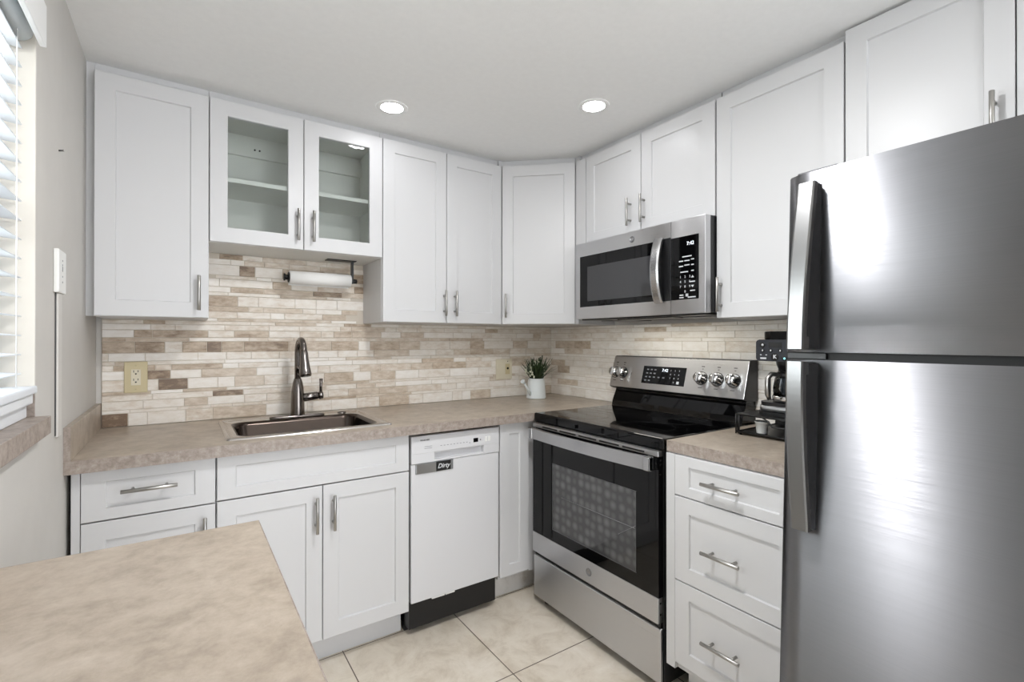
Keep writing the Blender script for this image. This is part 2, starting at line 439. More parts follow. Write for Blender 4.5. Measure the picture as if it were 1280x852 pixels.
tiles((0.0175, W-0.0005), lambda u: (ZG if 0.373 < u < 1.077 else ZB), [(0.0175, W-0.0005, CT, ZB), (0.375, 1.0746, ZB, ZG)], TONES, lambda u, d, z: (u, -d, z), 'backsplash_back', 5)
tiles((0.0095, 2.6), 1.3545, [(0.0095, 2.6, CT, 1.3545)], [(-a, b_, c_) for a, b_, c_ in TONES_R], lambda u, d, z: (W-d, -u, z), 'backsplash_right', 8)

# ------------------------------------------------------------------ shaker cabinets
DT = 0.020             # door thickness
def shaker(mb, x0, x1, z0, z1, y=0.0, rail=0.058, t=DT, rec=0.007, railz=None):
    """a shaker front: frame with a recessed flat panel; front at y, body behind it (+y)"""
    rz = rail if railz is None else railz
    e = 0.0015; s = 0.003
    def rect(a, c, d, f, yy): return [(a, yy, d), (c, yy, d), (c, yy, f), (a, yy, f)]
    loops = [rect(x0, x1, z0, z1, y+t), rect(x0, x1, z0, z1, y+e), rect(x0+e, x1-e, z0+e, z1-e, y),
             rect(x0+rail, x1-rail, z0+rz, z1-rz, y), rect(x0+rail+s, x1-rail-s, z0+rz+s, z1-rz-s, y+rec)]
    mb.loft(loops)
    mb.quad(*loops[-1]); mb.quad(*reversed(loops[0]))
    return mb
def open_frame(mb, x0, x1, z0, z1, y=0.0, rail=0.06, t=DT):
    e = 0.0015
    def rect(a, c, d, f, yy): return [(a, yy, d), (c, yy, d), (c, yy, f), (a, yy, f)]
    L = [rect(x0+rail, x1-rail, z0+rail, z1-rail, y+t), rect(x0, x1, z0, z1, y+t), rect(x0, x1, z0, z1, y+e), rect(x0+e, x1-e, z0+e, z1-e, y),
         rect(x0+rail-e, x1-rail+e, z0+rail-e, z1-rail+e, y), rect(x0+rail, x1-rail, z0+rail, z1-rail, y+e), rect(x0+rail, x1-rail, z0+rail, z1-rail, y+t)]
    mb.loft(L)
    return mb
def pull(parent, x, z, length=0.128, vert=True, y=0.0):
    """bar pull on two posts, standing 30 mm off the front"""
    m = MB(); d = y-0.030; hl = length/2; po = length*0.3
    if vert:
        m.cyl((x, d, z-hl), (x, d, z+hl), 0.006, bev=0.001)
        for s in (-1, 1): m.cyl((x, d, z+s*po), (x, y+0.0002, z+s*po), 0.0048, seg=14)
    else:
        m.cyl((x-hl, d, z), (x+hl, d, z), 0.006, bev=0.001)
        for s in (-1, 1): m.cyl((x+s*po, d, z), (x+s*po, y+0.0002, z), 0.0048, seg=14)
    return m.build('handle', M_nickel, parent)
def carcass(root, x0, x1, z0, z1, depth, y0=DT, t=0.016, top=True, back=True, shelf=None, mats=None):
    m = MB()
    m.box(x0, x0+t, y0, depth, z0, z1); m.box(x1-t, x1, y0, depth, z0, z1)
    m.box(x0+t, x1-t, y0, depth, z0, z0+t)
    if top: m.box(x0+t, x1-t, y0, depth, z1-t, z1)
    if back: m.box(x0+t, x1-t, depth-0.006, depth, z0+t, z1-(t if top else 0))
    return m.build('carcass', mats or M_white, root)
G = 0.0016             # half the gap between two fronts
ZDT, ZTOP = 2.2304, H-0.0005
GW = 'white shaker wall cabinets'
GB = 'white shaker base cabinets'

# -- wall cabinet by the left wall
def upper(label, loc, rot, w, z1, doors, depth, door_top=ZDT, filler=(0, 0), extra=None, door_z0=0.0):
    r = thing('wall_cabinet', label, 'cabinet', loc, rot, GW)
    zc = min(door_top-loc[2]+0.001, z1)
    carcass(r, 0, w, 0, zc, depth)
    if z1-zc > 0.012: MB().box(0.0004, w-0.0004, 0.044, depth, zc+0.0002, z1).build('top_strip', M_white, r)
    for (a, c, hx, hz, hl) in doors:
        mb = MB(); shaker(mb, a+G, c-G, door_z0+0.001, door_top-loc[2])
        d = mb.build('door', M_white, r)
        if hx is not None: pull(d, hx, hz, hl)
    return r
D_U = -UF - 0.0015     # depth of the upper run from door front to wall (0.3061)
z0 = ZB
c = upper('tall white wall cabinet with one solid door beside the left wall', (0.0245, UF, z0), 0, 0.3492, ZTOP-z0, [(0.0015, 0.3492, 0.3155, 0.096, 0.135)], D_U)
MB().box(-0.024, -0.0004, 0.044, 0.060, 0.001, ZTOP-z0).build('filler_strip', M_white, c)


# -- glass-fronted cabinet over the sink
c = thing('wall_cabinet', 'short white wall cabinet with two glass doors over the sink', 'cabinet', (0.3745, UF, ZG), 0, GW)
w = 0.6995
carcass(c, 0, w, 0, ZDT-ZG+0.001, D_U, mats=M_inside)
MB().box(0.0004, w-0.0004, 0.044, D_U, ZDT-ZG+0.0012, ZTOP-ZG).build('top_strip', M_white, c)
MB().box(0.016, w-0.016, DT+0.004, D_U-0.007, 0.252, 0.270, 0.001).build('shelf', M_inside, c)
MB().box(0.016, w-0.016, D_U-0.024, D_U-0.0065, 0.455, 0.53).build('hanging_rail', M_inside, c)
sc_ = MB()
for dx in (0.0, 0.02): sc_.cyl((0.19+dx, D_U-0.024, 0.490), (0.19+dx, D_U-0.028, 0.490), 0.004, seg=12)
sc_.build('screws', M_dark, c)
for (a, e, hx) in ((0.0, 0.349, 0.3235), (0.349, w, 0.3855)):
    mb = MB(); open_frame(mb, a+G, e-G, 0.001, ZDT-ZG, rail=0.061)
    d = mb.build('glass_door', M_white, c)
    MB().box(a+0.058, e-0.058, 0.010, 0.0135, 0.058, ZDT-ZG-0.058).build('glass_pane', M_glass, d)
    pull(d, hx, 0.103, 0.135)

# -- two-door cabinet right of the glass one
upper('white two-door wall cabinet between glass cabinet and corner', (1.0746, UF, ZB), 0, 0.6725, ZTOP-ZB, [(0, 0.3365, 0.3205, 0.101, 0.130), (0.3365, 0.6725, 0.3805, 0.101, 0.130)], D_U)

# -- diagonal corner cabinet
ang = -R(42.19)
loc = (1.7484, UF, ZB)
c = thing('wall_cabinet', 'white diagonal corner wall cabinet with a single door', 'cabinet', loc, ang, GW)
rotM = Matrix.Rotation(-ang, 4, 'Z') @ inv(loc)
e1 = Vector((math.cos(ang), math.sin(ang))); nrm = Vector((-e1.y, e1.x))      # nrm points into the corner
p0 = Vector((1.7484, UF)) + nrm*DT; p1 = Vector((UX, -0.5787)) + nrm*DT
poly = [(p0.x+0.001, p0.y), (p1.x, p1.y+0.0), (UX+0.0205, -0.5825), (W-0.001, -0.5825), (W-0.001, -0.0015), (1.7484, -0.0015), (1.7484, UF+DT)]
mb = MB(); mb.prism(poly, ZB, ZDT+0.001); mb.build('carcass', M_white, c, rotM)
q0 = Vector((1.7484, UF)) + nrm*0.044; q1 = Vector((UX, -0.5787)) + nrm*0.044
mb = MB(); mb.prism([(1.7484+0.001, q0.y), (q0.x, q0.y), (q1.x, q1.y), (q1.x, -0.5825), (W-0.001, -0.5825), (W-0.001, -0.0015), (1.7494, -0.0015)], ZDT+0.0012, ZTOP); mb.build('top_strip', M_white, c, rotM)
mb = MB(); shaker(mb, 0.003, 0.4010, 0.001, ZDT-ZB); d = mb.build('door', M_white, c); pull(d, 0.027, 0.101, 0.130)

# -- right run (local x runs away from the corner, local y into the wall)
DU_R = W-UX-0.0015
RT = -PI/2
r = upper('short white two-door wall cabinet above the microwave', (UX, -0.584, 1.7665), RT, 0.8265, ZTOP-1.7665, [(0.0765, 0.447, 0.386, 0.108, 0.13), (0.447, 0.8265, 0.468, 0.108, 0.13)], DU_R)
MB().box(0.0, 0.0745, 0.0, DT, 0.0, ZDT-1.7665, 0.001).build('filler_strip', M_white, r)
upper('tall white single-door wall cabinet right of the microwave', (UX, -1.4145, ZB), RT, 0.4515, ZTOP-ZB, [(0, 0.4515, 0.0225, 0.092, 0.135)], DU_R)
upper('wide white two-door wall cabinet above the refrigerator', (UX, -1.868, 1.755), RT, 0.776, ZTOP-1.755, [(0, 0.386, 0.347, 0.095, 0.13), (0.386, 0.776, 0.425, 0.095, 0.13)], DU_R, door_top=2.262)

# ------------------------------------------------------------------ base cabinets
TOEY = 0.096           # toe kick set back from the fronts
def base_frame(r, w, depth=0.60, z0=0.125, z1=0.8735, toe=True, x0=0.0, top=False):
    carcass(r, x0, w, z0, z1, depth, top=top, back=True)
    f = MB()
    if toe: f.box(x0, w, TOEY, TOEY+0.016, 0.0, z0-0.0005)
    f.box(x0+0.018, w-0.018, TOEY+0.05, depth-0.02, 0.0, z0-0.0005)
    f.build('toe_kick', M_white, r)
# left: drawer over door
r = thing('base_cabinet', 'white base cabinet with one drawer over a door by the left wall', 'cabinet', (0.012, BF, 0), 0, GB)
base_frame(r, 0.371)
MB().box(0.0, 0.0205, 0.004, DT, 0.02, 0.872).build('filler_strip', M_white, r)
mb = MB(); shaker(mb, 0.0225, 0.3695, 0.717, 0.8715, rail=0.057, railz=0.036); d = mb.build('drawer', M_white, r); pull(d, 0.191, 0.803, 0.145, False)
mb = MB(); shaker(mb, 0.0225, 0.3695, 0.127, 0.7125, rail=0.057); d = mb.build('door', M_white, r); pull(d, 0.3385, 0.612, 0.135)
# sink base
r = thing('base_cabinet', 'white two-door base cabinet under the sink with a plain panel above', 'cabinet', (0.3845, BF, 0), 0, GB)
base_frame(r, 0.6965)
mb = MB(); shaker(mb, 0.002, 0.695, 0.7205, 0.8715, rail=0.056, railz=0.038); mb.build('front_panel', M_white, r)
for (a, e, hx) in ((0.002, 0.3475, 0.3225), (0.3475, 0.695, 0.3855)):
    mb = MB(); shaker(mb, a+(0 if a < .1 else G), e-(G if a < .1 else 0), 0.127, 0.7155, rail=0.057); d = mb.build('door', M_white, r); pull(d, hx, 0.612, 0.135)
# narrow panel in the corner beside the range
r = thing('base_cabinet', 'narrow white corner base cabinet between dishwasher and range', 'cabinet', (1.5365, BF, 0), 0, GB)
w = 0.170
carcass(r, 0, 0.30, 0.125, 0.8735, 0.60)
MB().box(w+0.0008, 0.30, 0.006, DT-0.0005, 0.130, 0.872).build('filler_strip', M_white, r)
MB().box(0, 0.30, TOEY, TOEY+0.016, 0, 0.1245).build('toe_kick', mat('toe_kick_worn', (206, 202, 196), 0.6), r)
noise_color(MATS['toe_kick_worn'], [(0.3, (170, 160, 148)), (0.48, (216, 213, 209)), (0.8, (228, 226, 223))], 7, 8, 0.7)
mb = MB(); shaker(mb, 0.001, w, 0.140, 0.8720, rail=0.052); mb.build('door', M_white, r)
# three drawers on the right
r = thing('base_cabinet', 'white base cabinet with three drawers between range and refrigerator', 'cabinet', (BX, -1.4345, 0), RT, GB)
w = 0.455
carcass(r, 0, w, 0.125, 0.8735, 0.60)
MB().box(0.04, w, 0.075, 0.091, 0.0, 0.1245).box(0.05, w-0.02, 0.11, 0.58, 0.0, 0.1245).build('toe_kick', M_white, r)
MB().box(0.0, 0.0355, 0.004, DT, 0.125, 0.872).build('filler_strip', M_white, r)
for (za, zb_, rz) in ((0.7345, 0.8715, 0.033), (0.4415, 0.7305, 0.052), (0.1520, 0.4375, 0.052)):
    mb = MB(); shaker(mb, 0.0385, w-0.002, za, zb_, rail=0.056, railz=rz); d = mb.build('drawer', M_white, r)
    pull(d, 0.2245, (za+zb_)/2 if za > .7 else (0.580 if za > .4 else 0.288), 0.132, False)

# ------------------------------------------------------------------ worktops
EB = 0.0305
ct = thing('countertop', 'long L-shaped tan laminate countertop with the sink set in it', 'countertop', (0.0, -0.6516, CT-EB))
I = inv(ct.location)
SX0, SX1, SY0, SY1 = 0.44, 0.998, -0.55, -0.16       # cut-out
m = MB(); zb, zt_ = CT-EB, CT
y0, y1 = -0.6500, -0.0095
m.box(0.0, SX0, y0, y1, zb, zt_).box(SX1, W-0.0095, y0, y1, zb, zt_).box(SX0, SX1, y0, SY0, zb, zt_).box(SX0, SX1, SY1, y1, zb, zt_)
m.build('worktop', M_lam, ct, I)
MB().box(0.0, 1.7125, -0.6516, -0.6500, zb-0.0085, zt_-0.0004).build('front_edge', M_lame, ct, I)
m = MB(); m.box(0.0005, 0.0164, -0.6500, -0.0005, CT+0.0002, 1.0145, 0.0006); m.build('side_splash', M_lam, ct, I)
MB().box(0.0005, 0.0164, -0.6516, -0.6500, CT+0.0002, 1.0141).build('splash_end', M_lame, ct, I)
ct = thing('countertop', 'short tan laminate countertop over the three drawers, under the coffee maker', 'countertop', (1.7210, -1.4305, CT-EB))
I = inv(ct.location)
MB().box(1.7226, W-0.0095, -1.890, -1.4305, zb, CT).build('worktop', M_lam, ct, I)
MB().box(1.7210, 1.7226, -1.890, -1.4305, zb-0.0085, CT-0.0004).build('front_edge', M_lame, ct, I)
ct = thing('countertop', 'large tan laminate peninsula top filling the lower left foreground', 'countertop', (0.0, -1.475, CT-EB))
I = inv(ct.location)
MB().box(0.0005, 0.4125, -3.15, -1.4765, zb, CT, 0.001).build('worktop', M_lam, ct, I)
MB().box(0.4125, 0.4140, -3.15, -1.475, zb, CT-0.0004).box(0.0005, 0.4125, -1.4765, -1.475, zb, CT-0.0004).build('front_edge', M_lame, ct, I)
r = thing('peninsula_cabinet', 'plain white base cabinet under the peninsula top', 'cabinet', (0.0, -1.50, 0))
I = inv(r.location)
MB().box(0.002, 0.385, -3.12, -1.500, 0.10, CT-EB-0.0005, 0.002).build('carcass', M_white, r, I)
MB().box(0.002, 0.335, -3.10, -1.55, 0.0, 0.0995).build('toe_kick', M_white, r, I)

# ------------------------------------------------------------------ sink and tap
def rrect(x0, x1, y0, y1, r, z, n=6):
    out = []
    for (cx, cy, a0) in ((x1-r, y1-r, 0), (x0+r, y1-r, PI/2), (x0+r, y0+r, PI), (x1-r, y0+r, 3*PI/2)):
        for k in range(n+1):
            a = a0 + PI/2*k/n; out.append((cx+r*math.cos(a), cy+r*math.sin(a), z))
    return out
sk = thing('sink', 'single-bowl stainless drop-in sink in the long countertop', 'sink', (0.42, -0.58, CT))
I = inv(sk.location)
zr = CT+0.0004
B0, B1, B2, B3 = 0.468, 0.972, -0.522, -0.192
m = MB()
L = [rrect(0.416, 1.023, -0.583, -0.096, 0.012, zr), rrect(0.418, 1.021, -0.581, -0.098, 0.012, zr+0.005), rrect(0.424, 1.015, -0.575, -0.104, 0.014, zr+0.008), rrect(0.430, 1.009, -0.569, -0.110, 0.014, zr+0.0065),
     rrect(0.434, 1.005, -0.565, -0.114, 0.014, zr+0.003), rrect(0.455, 0.985, -0.535, -0.178, 0.05, zr+0.0025)]
m.loft(L, smooth=True); m.build('rim', M_sink, sk, I)
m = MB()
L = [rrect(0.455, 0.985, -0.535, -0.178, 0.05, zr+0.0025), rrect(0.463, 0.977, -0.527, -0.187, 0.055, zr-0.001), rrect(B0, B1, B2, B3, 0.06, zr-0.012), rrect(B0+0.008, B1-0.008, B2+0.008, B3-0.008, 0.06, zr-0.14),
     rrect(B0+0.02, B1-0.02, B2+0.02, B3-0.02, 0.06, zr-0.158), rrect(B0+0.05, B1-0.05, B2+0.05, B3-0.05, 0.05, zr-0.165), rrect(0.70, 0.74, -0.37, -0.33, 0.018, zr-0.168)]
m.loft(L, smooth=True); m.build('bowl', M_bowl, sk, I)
MB().lathe([(0, 0), (0.035, 0), (0.043, 0.004), (0.045, 0.002), (0.045, -0.003)], Matrix.Translation((0.72, -0.35, zr-0.166))).build('drain', M_chrome, sk, I)
MB().lathe([(0, 0.006), (0.016, 0.006), (0.02, 0.003), (0.02, 0)], Matrix.Translation((0.93, -0.138, zr+0.0032))).build('hole_cap', M_gun, sk, I)

fa = thing('faucet', 'dark metal pull-down kitchen faucet with side lever behind the sink', 'faucet', (0.729, -0.146, zr+0.0034))
m = MB(); L = [rrect(-0.118, 0.118, -0.027, 0.027, 0.0265, 0), rrect(-0.118, 0.118, -0.027, 0.027, 0.0265, 0.006), rrect(-0.112, 0.112, -0.023, 0.023, 0.0225, 0.010)]
m.loft(L, smooth=True, cap=True); m.build('base_plate', M_gun, fa)
MB().lathe([(0.031, 0.009), (0.030, 0.03), (0.0285, 0.09), (0.026, 0.13), (0.0215, 0.155), (0.0165, 0.172), (0.014, 0.176), (0, 0.176)]).build('body', M_gun, fa)
pts = [(0, 0, 0.17), (0, 0, 0.25), (0, 0, 0.285)]
for k in range(1, 13):
    a = PI*k/12*0.94; pts.append((0.0+0.006*(1-math.cos(a))/2, -0.055*(1-math.cos(a)), 0.285+0.068*math.sin(a)))
m = MB(); m.tube(pts, 0.0135, 16); m.build('spout', M_gun, fa)
e0 = Vector(pts[-1]); dv = (Vector(pts[-1])-Vector(pts[-2])).normalized()
m = MB(); M = Matrix.Translation(e0) @ dv.to_track_quat('Z', 'Y').to_matrix().to_4x4()
m.lathe([(0.0142, -0.004), (0.0165, 0.004), (0.017, 0.03), (0.0195, 0.055), (0.024, 0.088), (0.0255, 0.10), (0.0225, 0.108), (0.0, 0.106)], M)
m.build('spray_head', M_gun, fa)
m = MB(); m.cyl((0.02, 0, 0.085), (0.090, 0, 0.092), 0.0195, 0.0185, bev=0.003); m.cyl((0.092, 0, 0.0915), (0.111, 0, 0.0925), 0.0195, bev=0.003)
m.build('valve', M_gun, fa)
MB().tube([(0.102, 0, 0.105), (0.1025, 0.002, 0.14), (0.104, 0.004, 0.170)], [0.0065, 0.0068, 0.0085], 12).build('lever', M_gun, fa)

# ------------------------------------------------------------------ dishwasher
dw = thing('dishwasher', 'narrow white built-in dishwasher between sink cabinet and corner panel', 'dishwasher', (1.0885, BF, 0))
w = 0.4435
MB().box(0.004, w-0.004, 0.03, 0.57, 0.03, 0.845).build('tub', M_blackp, dw)  # shade in the gap under the worktop put into the tub's black colour
MB().box(0.004, w-0.002, TOEY-0.01, TOEY+0.01, 0.0, 0.150).build('kick_plate', M_dark, dw)
MB().box(0.001, w-0.003, 0.0, 0.0295, 0.152, 0.7415, 0.004).build('door', M_dwwhite, dw)
# control panel with a pocket handle
PX0, PX1, PZ0, PZ1 = 0.108, 0.356, 0.751, 0.783
m = MB()
m.box(0.001, w-0.003, -0.004, 0.0295, PZ1, 0.8605, 0.003); m.box(0.001, PX0, -0.004, 0.0295, 0.7430, PZ1+0.001, 0.002); m.box(PX1, w-0.003, -0.004, 0.0295, 0.7430, PZ1+0.001, 0.002)
m.box(PX0-0.001, PX1+0.001, -0.002, 0.0295, 0.7430, PZ0, 0.002); m.box(PX0-0.001, PX1+0.001, 0.02, 0.0295, PZ0-0.001, PZ1+0.001)
cp = m.build('control_panel', M_dwwhite, dw)
text_mesh('lettering', 'FRIGIDAIRE', 0.0085, M_textd, cp, front_at(0.062, -0.0044, 0.841), bold=0.0002)
MB().box(0.301, 0.326, -0.0048, -0.003, 0.803, 0.822, 0.001).build('display', M_black, cp)
m = MB()
for k in range(9): m.box(0.135+0.016*k, 0.143+0.016*k, -0.0046, -0.003, 0.8075, 0.8095)
for k in range(2): m.box(0.06, 0.095, -0.0046, -0.003, 0.812-0.008*k, 0.8135-0.008*k)
m.cyl((0.282, -0.0046, 0.804), (0.282, -0.003, 0.804), 0.0022, seg=10); m.cyl((0.338, -0.0048, 0.812), (0.338, -0.003, 0.812), 0.0035, seg=12)
m.build('panel_marking', M_text, cp)
m = MB(); m.box(0.362, 0.374, -0.0055, -0.003, 0.800, 0.823, 0.0015); m.box(0.378, 0.392, -0.0055, -0.003, 0.800, 0.823, 0.0015); m.build('start_button', M_plastic, cp)
for (a, c2) in ((0.10, 0.16), (0.165, 0.21)): MB().box(a, c2, 0.004, 0.02, 0.145, 0.152).build('bottom_clip', M_plastic, dw)
# slider sign stuck on the door
sg = thing('dishwasher_sign', 'silver sliding magnet sign reading Dirty on the dishwasher door', 'sign', (1.108, BF, 0.698))
MB().box(0, 0.178, -0.0042, -0.0002, 0, 0.044, 0.0012).build('plate', M_silver, sg)
MB().box(0.096, 0.166, -0.0052, -0.0035, 0.0015, 0.0425).build('window', M_dark, sg)
m = MB(); m.box(0.003, 0.094, -0.0062, -0.0035, 0.002, 0.042, 0.001); m.build('slider', M_steel, sg)
text_mesh('lettering', 'Dirty', 0.027, M_textw, sg, front_at(0.131, -0.0056, 0.022), shear=0.28, bold=0.0005)

# ------------------------------------------------------------------ range
RX, RY = 1.7130, -0.6570
rg = thing('range', 'stainless steel electric range with black glass cooktop and oven', 'stove', (RX, RY, 0), RT)
w = 0.7685
DP = W-RX-0.010                                    # depth
m = MB(); m.box(0.004, w-0.002, 0.004, DP, 0.035, 0.888); m.build('body', M_blackp, rg)
for (a, b_) in ((0.05, 0.04), (w-0.05, 0.04), (0.05, DP-0.06), (w-0.05, DP-0.06)): MB().cyl((a, b_, 0), (a, b_, 0.036), 0.014, seg=12).build('foot', M_blackp, rg)
m = MB(); m.box(0.0, w, 0.0, DP-0.10, 0.8885, 0.9165, 0.007, 3); ctp = m.build('cooktop', M_ctop, rg)
m = MB(); m.box(0.0, w, -0.004, 0.014, 0.874, 0.9175, 0.007, 3); m.build('cooktop_trim', M_black, rg)
# faint burner rings printed in the glass
mat('burner_print', (46, 46, 48), 0.2)
for (bx, by, br) in ((0.21, 0.15, 0.105), (0.56, 0.15, 0.115), (0.21, 0.38, 0.075), (0.56, 0.38, 0.09)):
    MB().lathe([(br-0.0012, 0), (br-0.0012, 0.0002), (br, 0.0002), (br, 0)], Matrix.Translation((bx, by, 0.9165)), 48).build('burner_ring', MATS['burner_print'], ctp)
# drawer and oven door (fronts stand proud of the body)
MB().box(0.008, w-0.006, -0.012, 0.003, 0.040, 0.236, 0.004).build('drawer', M_steel, rg)
MB().box(0.012, w-0.012, -0.004, 0.004, 0.2365, 0.2575).build('drawer_gap', M_blackp, rg)
YD = -0.020
od = MB()
od.mi = 0
DZ0, DZ1 = 0.258, 0.872
wx0, wx1, wz0, wz1 = 0.165, 0.655, 0.405, 0.705
od.box(0.014, wx0, YD, 0.003, 0.350, 0.853); od.box(wx1, w-0.008, YD, 0.003, 0.350, 0.853); od.box(wx0, wx1, YD, 0.003, 0.350, wz0); od.box(wx0, wx1, YD, 0.003, wz1, 0.853)
door = od.build('oven_door', M_black, rg)
MB().box(0.014, w-0.008, YD-0.003, 0.003, DZ0, 0.350, 0.002).build('steel_band', M_steel, door)
MB().box(0.014, w-0.008, YD-0.002, 0.003, 0.853, DZ1, 0.002).build('vent_strip', M_steel, door)
m = MB()
for k in range(5): m.box(0.09+0.125*k, 0.09+0.125*k+0.108, YD-0.0024, YD, 0.8585, 0.8645)
m.build('vent_slots', M_dark, door)
m = MB(); m.box(wx0, wx1, YD+0.0006, YD+0.004, wz0, wz1); m.build('oven_window', M_ovenwin, door)
m = MB()
for (a, c2, e, f) in ((wx0-0.004, wx1+0.004, wz0-0.004, wz0), (wx0-0.004, wx1+0.004, wz1, wz1+0.002), (wx0-0.004, wx0, wz0, wz1), (wx1, wx1+0.002, wz0, wz1)):
    m.box(a, c2, YD-0.0008, YD+0.001, e, f)
m.build('window_border', mat('border_grey', (70, 70, 72), 0.3), door)
m = MB()
m.tube([(wx0+0.06, YD+0.0006, 0.565), (wx1-0.005, YD+0.0006, 0.565)], 0.0012, 6); m.tube([(wx1-0.09, YD+0.0006, 0.515), (wx1-0.002, YD+0.0006, 0.575)], 0.0010, 6)
m.build('oven_rack', M_rack, door)
for zz in (0.84, 0.825, 0.79, 0.33, 0.29): MB().box(w-0.0085, w-0.0075, -0.014, -0.006, zz-0.003, zz+0.003).build('vent_hole', M_dark, door)
# bowed handle
m = MB(); N = 24; loops = []
for k in range(N+1):
    t = k/N; x = 0.018+(w-0.044)*t; y = YD-0.026-0.020*math.sin(PI*t)**0.8
    loops.append([(x, y, 0.804), (x, y, 0.850), (x, y+0.004, 0.853), (x, y+0.013, 0.853), (x, y+0.013, 0.801), (x, y+0.004, 0.801)])
m.loft(loops, smooth=False, cap=True)
for xa in (0.018, w-0.052): m.box(xa, xa+0.026, YD-0.032, YD-0.001, 0.802, 0.852, 0.003)
m.build('handle', M_hsteel, door)
def emblem(parent, x, y, z, r):
    m = MB(); M = Matrix.Translation((x, y, z)) @ Matrix.Rotation(PI/2, 4, 'X')
    m.lathe([(0, 0), (r, 0), (r, 0.0015), (r*0.86, 0.002), (r*0.84, 0.0012), (0, 0.0012)], M, 32)
    e = m.build('emblem', mat('emblem_grey', (150, 150, 152), 0.3, 0.9) if 'emblem_grey' not in MATS else MATS['emblem_grey'], parent)
    text_mesh('lettering', 'GE', r*1.05, M_chrome, e, front_at(x, y-0.0016, z), shear=0.2)
emblem(door, 0.405, YD-0.003, 0.305, 0.0165)
# back guard
m = MB(); gy = DP-0.102                                              # front foot of the guard
pf = [(gy-0.002, 0.9168), (gy+0.004, 0.945), (gy+0.030, 1.0), (gy+0.034, 1.022), (DP, 1.022), (DP, 0.9168)]
Mx = Matrix(((0, 0, 1, 0), (1, 0, 0, 0), (0, 1, 0, 0), (0, 0, 0, 1)))    # (a,b,c) -> x=c, y=a, z=b
m.prism(pf, 0.012, w-0.012, Mx); m.build('back_guard', M_black, rg)
yb, yt2 = gy-0.006, gy+0.040                                         # face: foot and head
zb1, zt1 = 1.020, 1.182
pf = [(yb, zb1), (yt2, zt1), (yt2+0.01, zt1+0.003), (DP-0.004, zt1+0.003), (DP-0.004, zb1-0.012), (yb+0.03, zb1-0.012)]
m = MB(); m.prism(pf, 0.0, w, Mx, 0.0015); m.build('guard_housing', M_blackp, rg)
fx = Vector((0, yt2-yb, zt1-zb1)).normalized(); fn = Vector((0, -fx.z, fx.y))      # up along the face, and out of it
MF = Matrix(((1, 0, 0, 0), (0, fx.y, fn.y, yb), (0, fx.z, fn.z, zb1), (0, 0, 0, 1)))   # x along, y up the face, z out
FL = math.hypot(yt2-yb, zt1-zb1)
m = MB(); b2 = MB(); b2.box(0.001, w-0.001, 0.001, FL-0.002, 0.0003, 0.004, 0.0012); b2.bm.transform(MF); m.add(b2.bm.copy()); b2.bm.free()
panel = m.build('control_panel', M_steel, rg)
def face_box(name, mt, parent, *boxes):
    m = MB(); b2 = MB()
    for bx in boxes: b2.box(*bx)
    b2.bm.transform(MF); m.add(b2.bm.copy()); b2.bm.free()
    return m.build(name, mt, parent)
disp = face_box('display', M_black, panel, (0.215, 0.470, 0.032, 0.122, 0.003, 0.0048, 0.0005))
text_mesh('clock_digits', '7:42', 0.021, M_led, disp, MF @ Matrix.Translation((0.350, 0.103, 0.0052)))
k0 = []
for (u, v) in ((.245,.104),(.268,.104),(.291,.104),(.243,.085),(.266,.085),(.290,.085),(.241,.066),(.264,.066),(.290,.066),(.318,.066),(.347,.066),(.239,.048),(.262,.048)):
    k0.append((u-0.006, u+0.006, v-0.003, v+0.003, 0.0045, 0.0051))
face_box('panel_marking', M_text, disp, *k0)
for i, (u, v) in enumerate([(.385+.024*a, .104-.019*b_) for b_ in range(3) for a in range(3)]):
    text_mesh('key_numeral', str(i+1), 0.010, M_textw, disp, MF @ Matrix.Translation((u, v, 0.0052)))
text_mesh('key_numeral', '0', 0.010, M_textw, disp, MF @ Matrix.Translation((.409, .047, 0.0052)))
face_box('start_mark', M_textw, disp, (.426, .440, .040, .053, 0.0045, 0.0051))
kx = [0.030, 0.082, 0.555, 0.634, 0.712]
for x in kx:
    m = MB(); b2 = MB(); Mk = MF @ Matrix.Translation((x, 0.078, 0.0042))
    b2.lathe([(0, 0), (0.0285, 0), (0.0285, 0.004), (0.0245, 0.006), (0.0235, 0.030), (0.021, 0.034), (0, 0.034)], None, 28)
    m.add(b2.bm.copy(), Mk); b2.bm.free()
    kb = m.build('knob', M_chrome, panel)
    m = MB(); b2 = MB(); b2.box(-0.005, 0.005, -0.021, 0.021, 0.034, 0.041, 0.002); m.add(b2.bm.copy(), Mk); b2.bm.free()
    m.build('knob_grip', M_steel, kb)
    m = MB(); b2 = MB(); b2.lathe([(0.0285, 0.0), (0.031, 0.0), (0.031, 0.0025), (0.0285, 0.0025)], None, 28); m.add(b2.bm.copy(), Mk); b2.bm.free()
    m.build('knob_ring', M_dark, kb)
marks = []
for x in kx:
    marks.append((x-0.008, x+0.008, 0.131, 0.135, 0.0038, 0.0043)); marks.append((x-0.004, x+0.004, 0.120, 0.123, 0.0038, 0.0043)); marks.append((x-0.010, x+0.010, 0.033, 0.036, 0.0038, 0.0043))
marks.append((0.137, 0.141, 0.07, 0.083, 0.0038, 0.0043))
face_box('panel_marking', M_textd, panel, *marks)

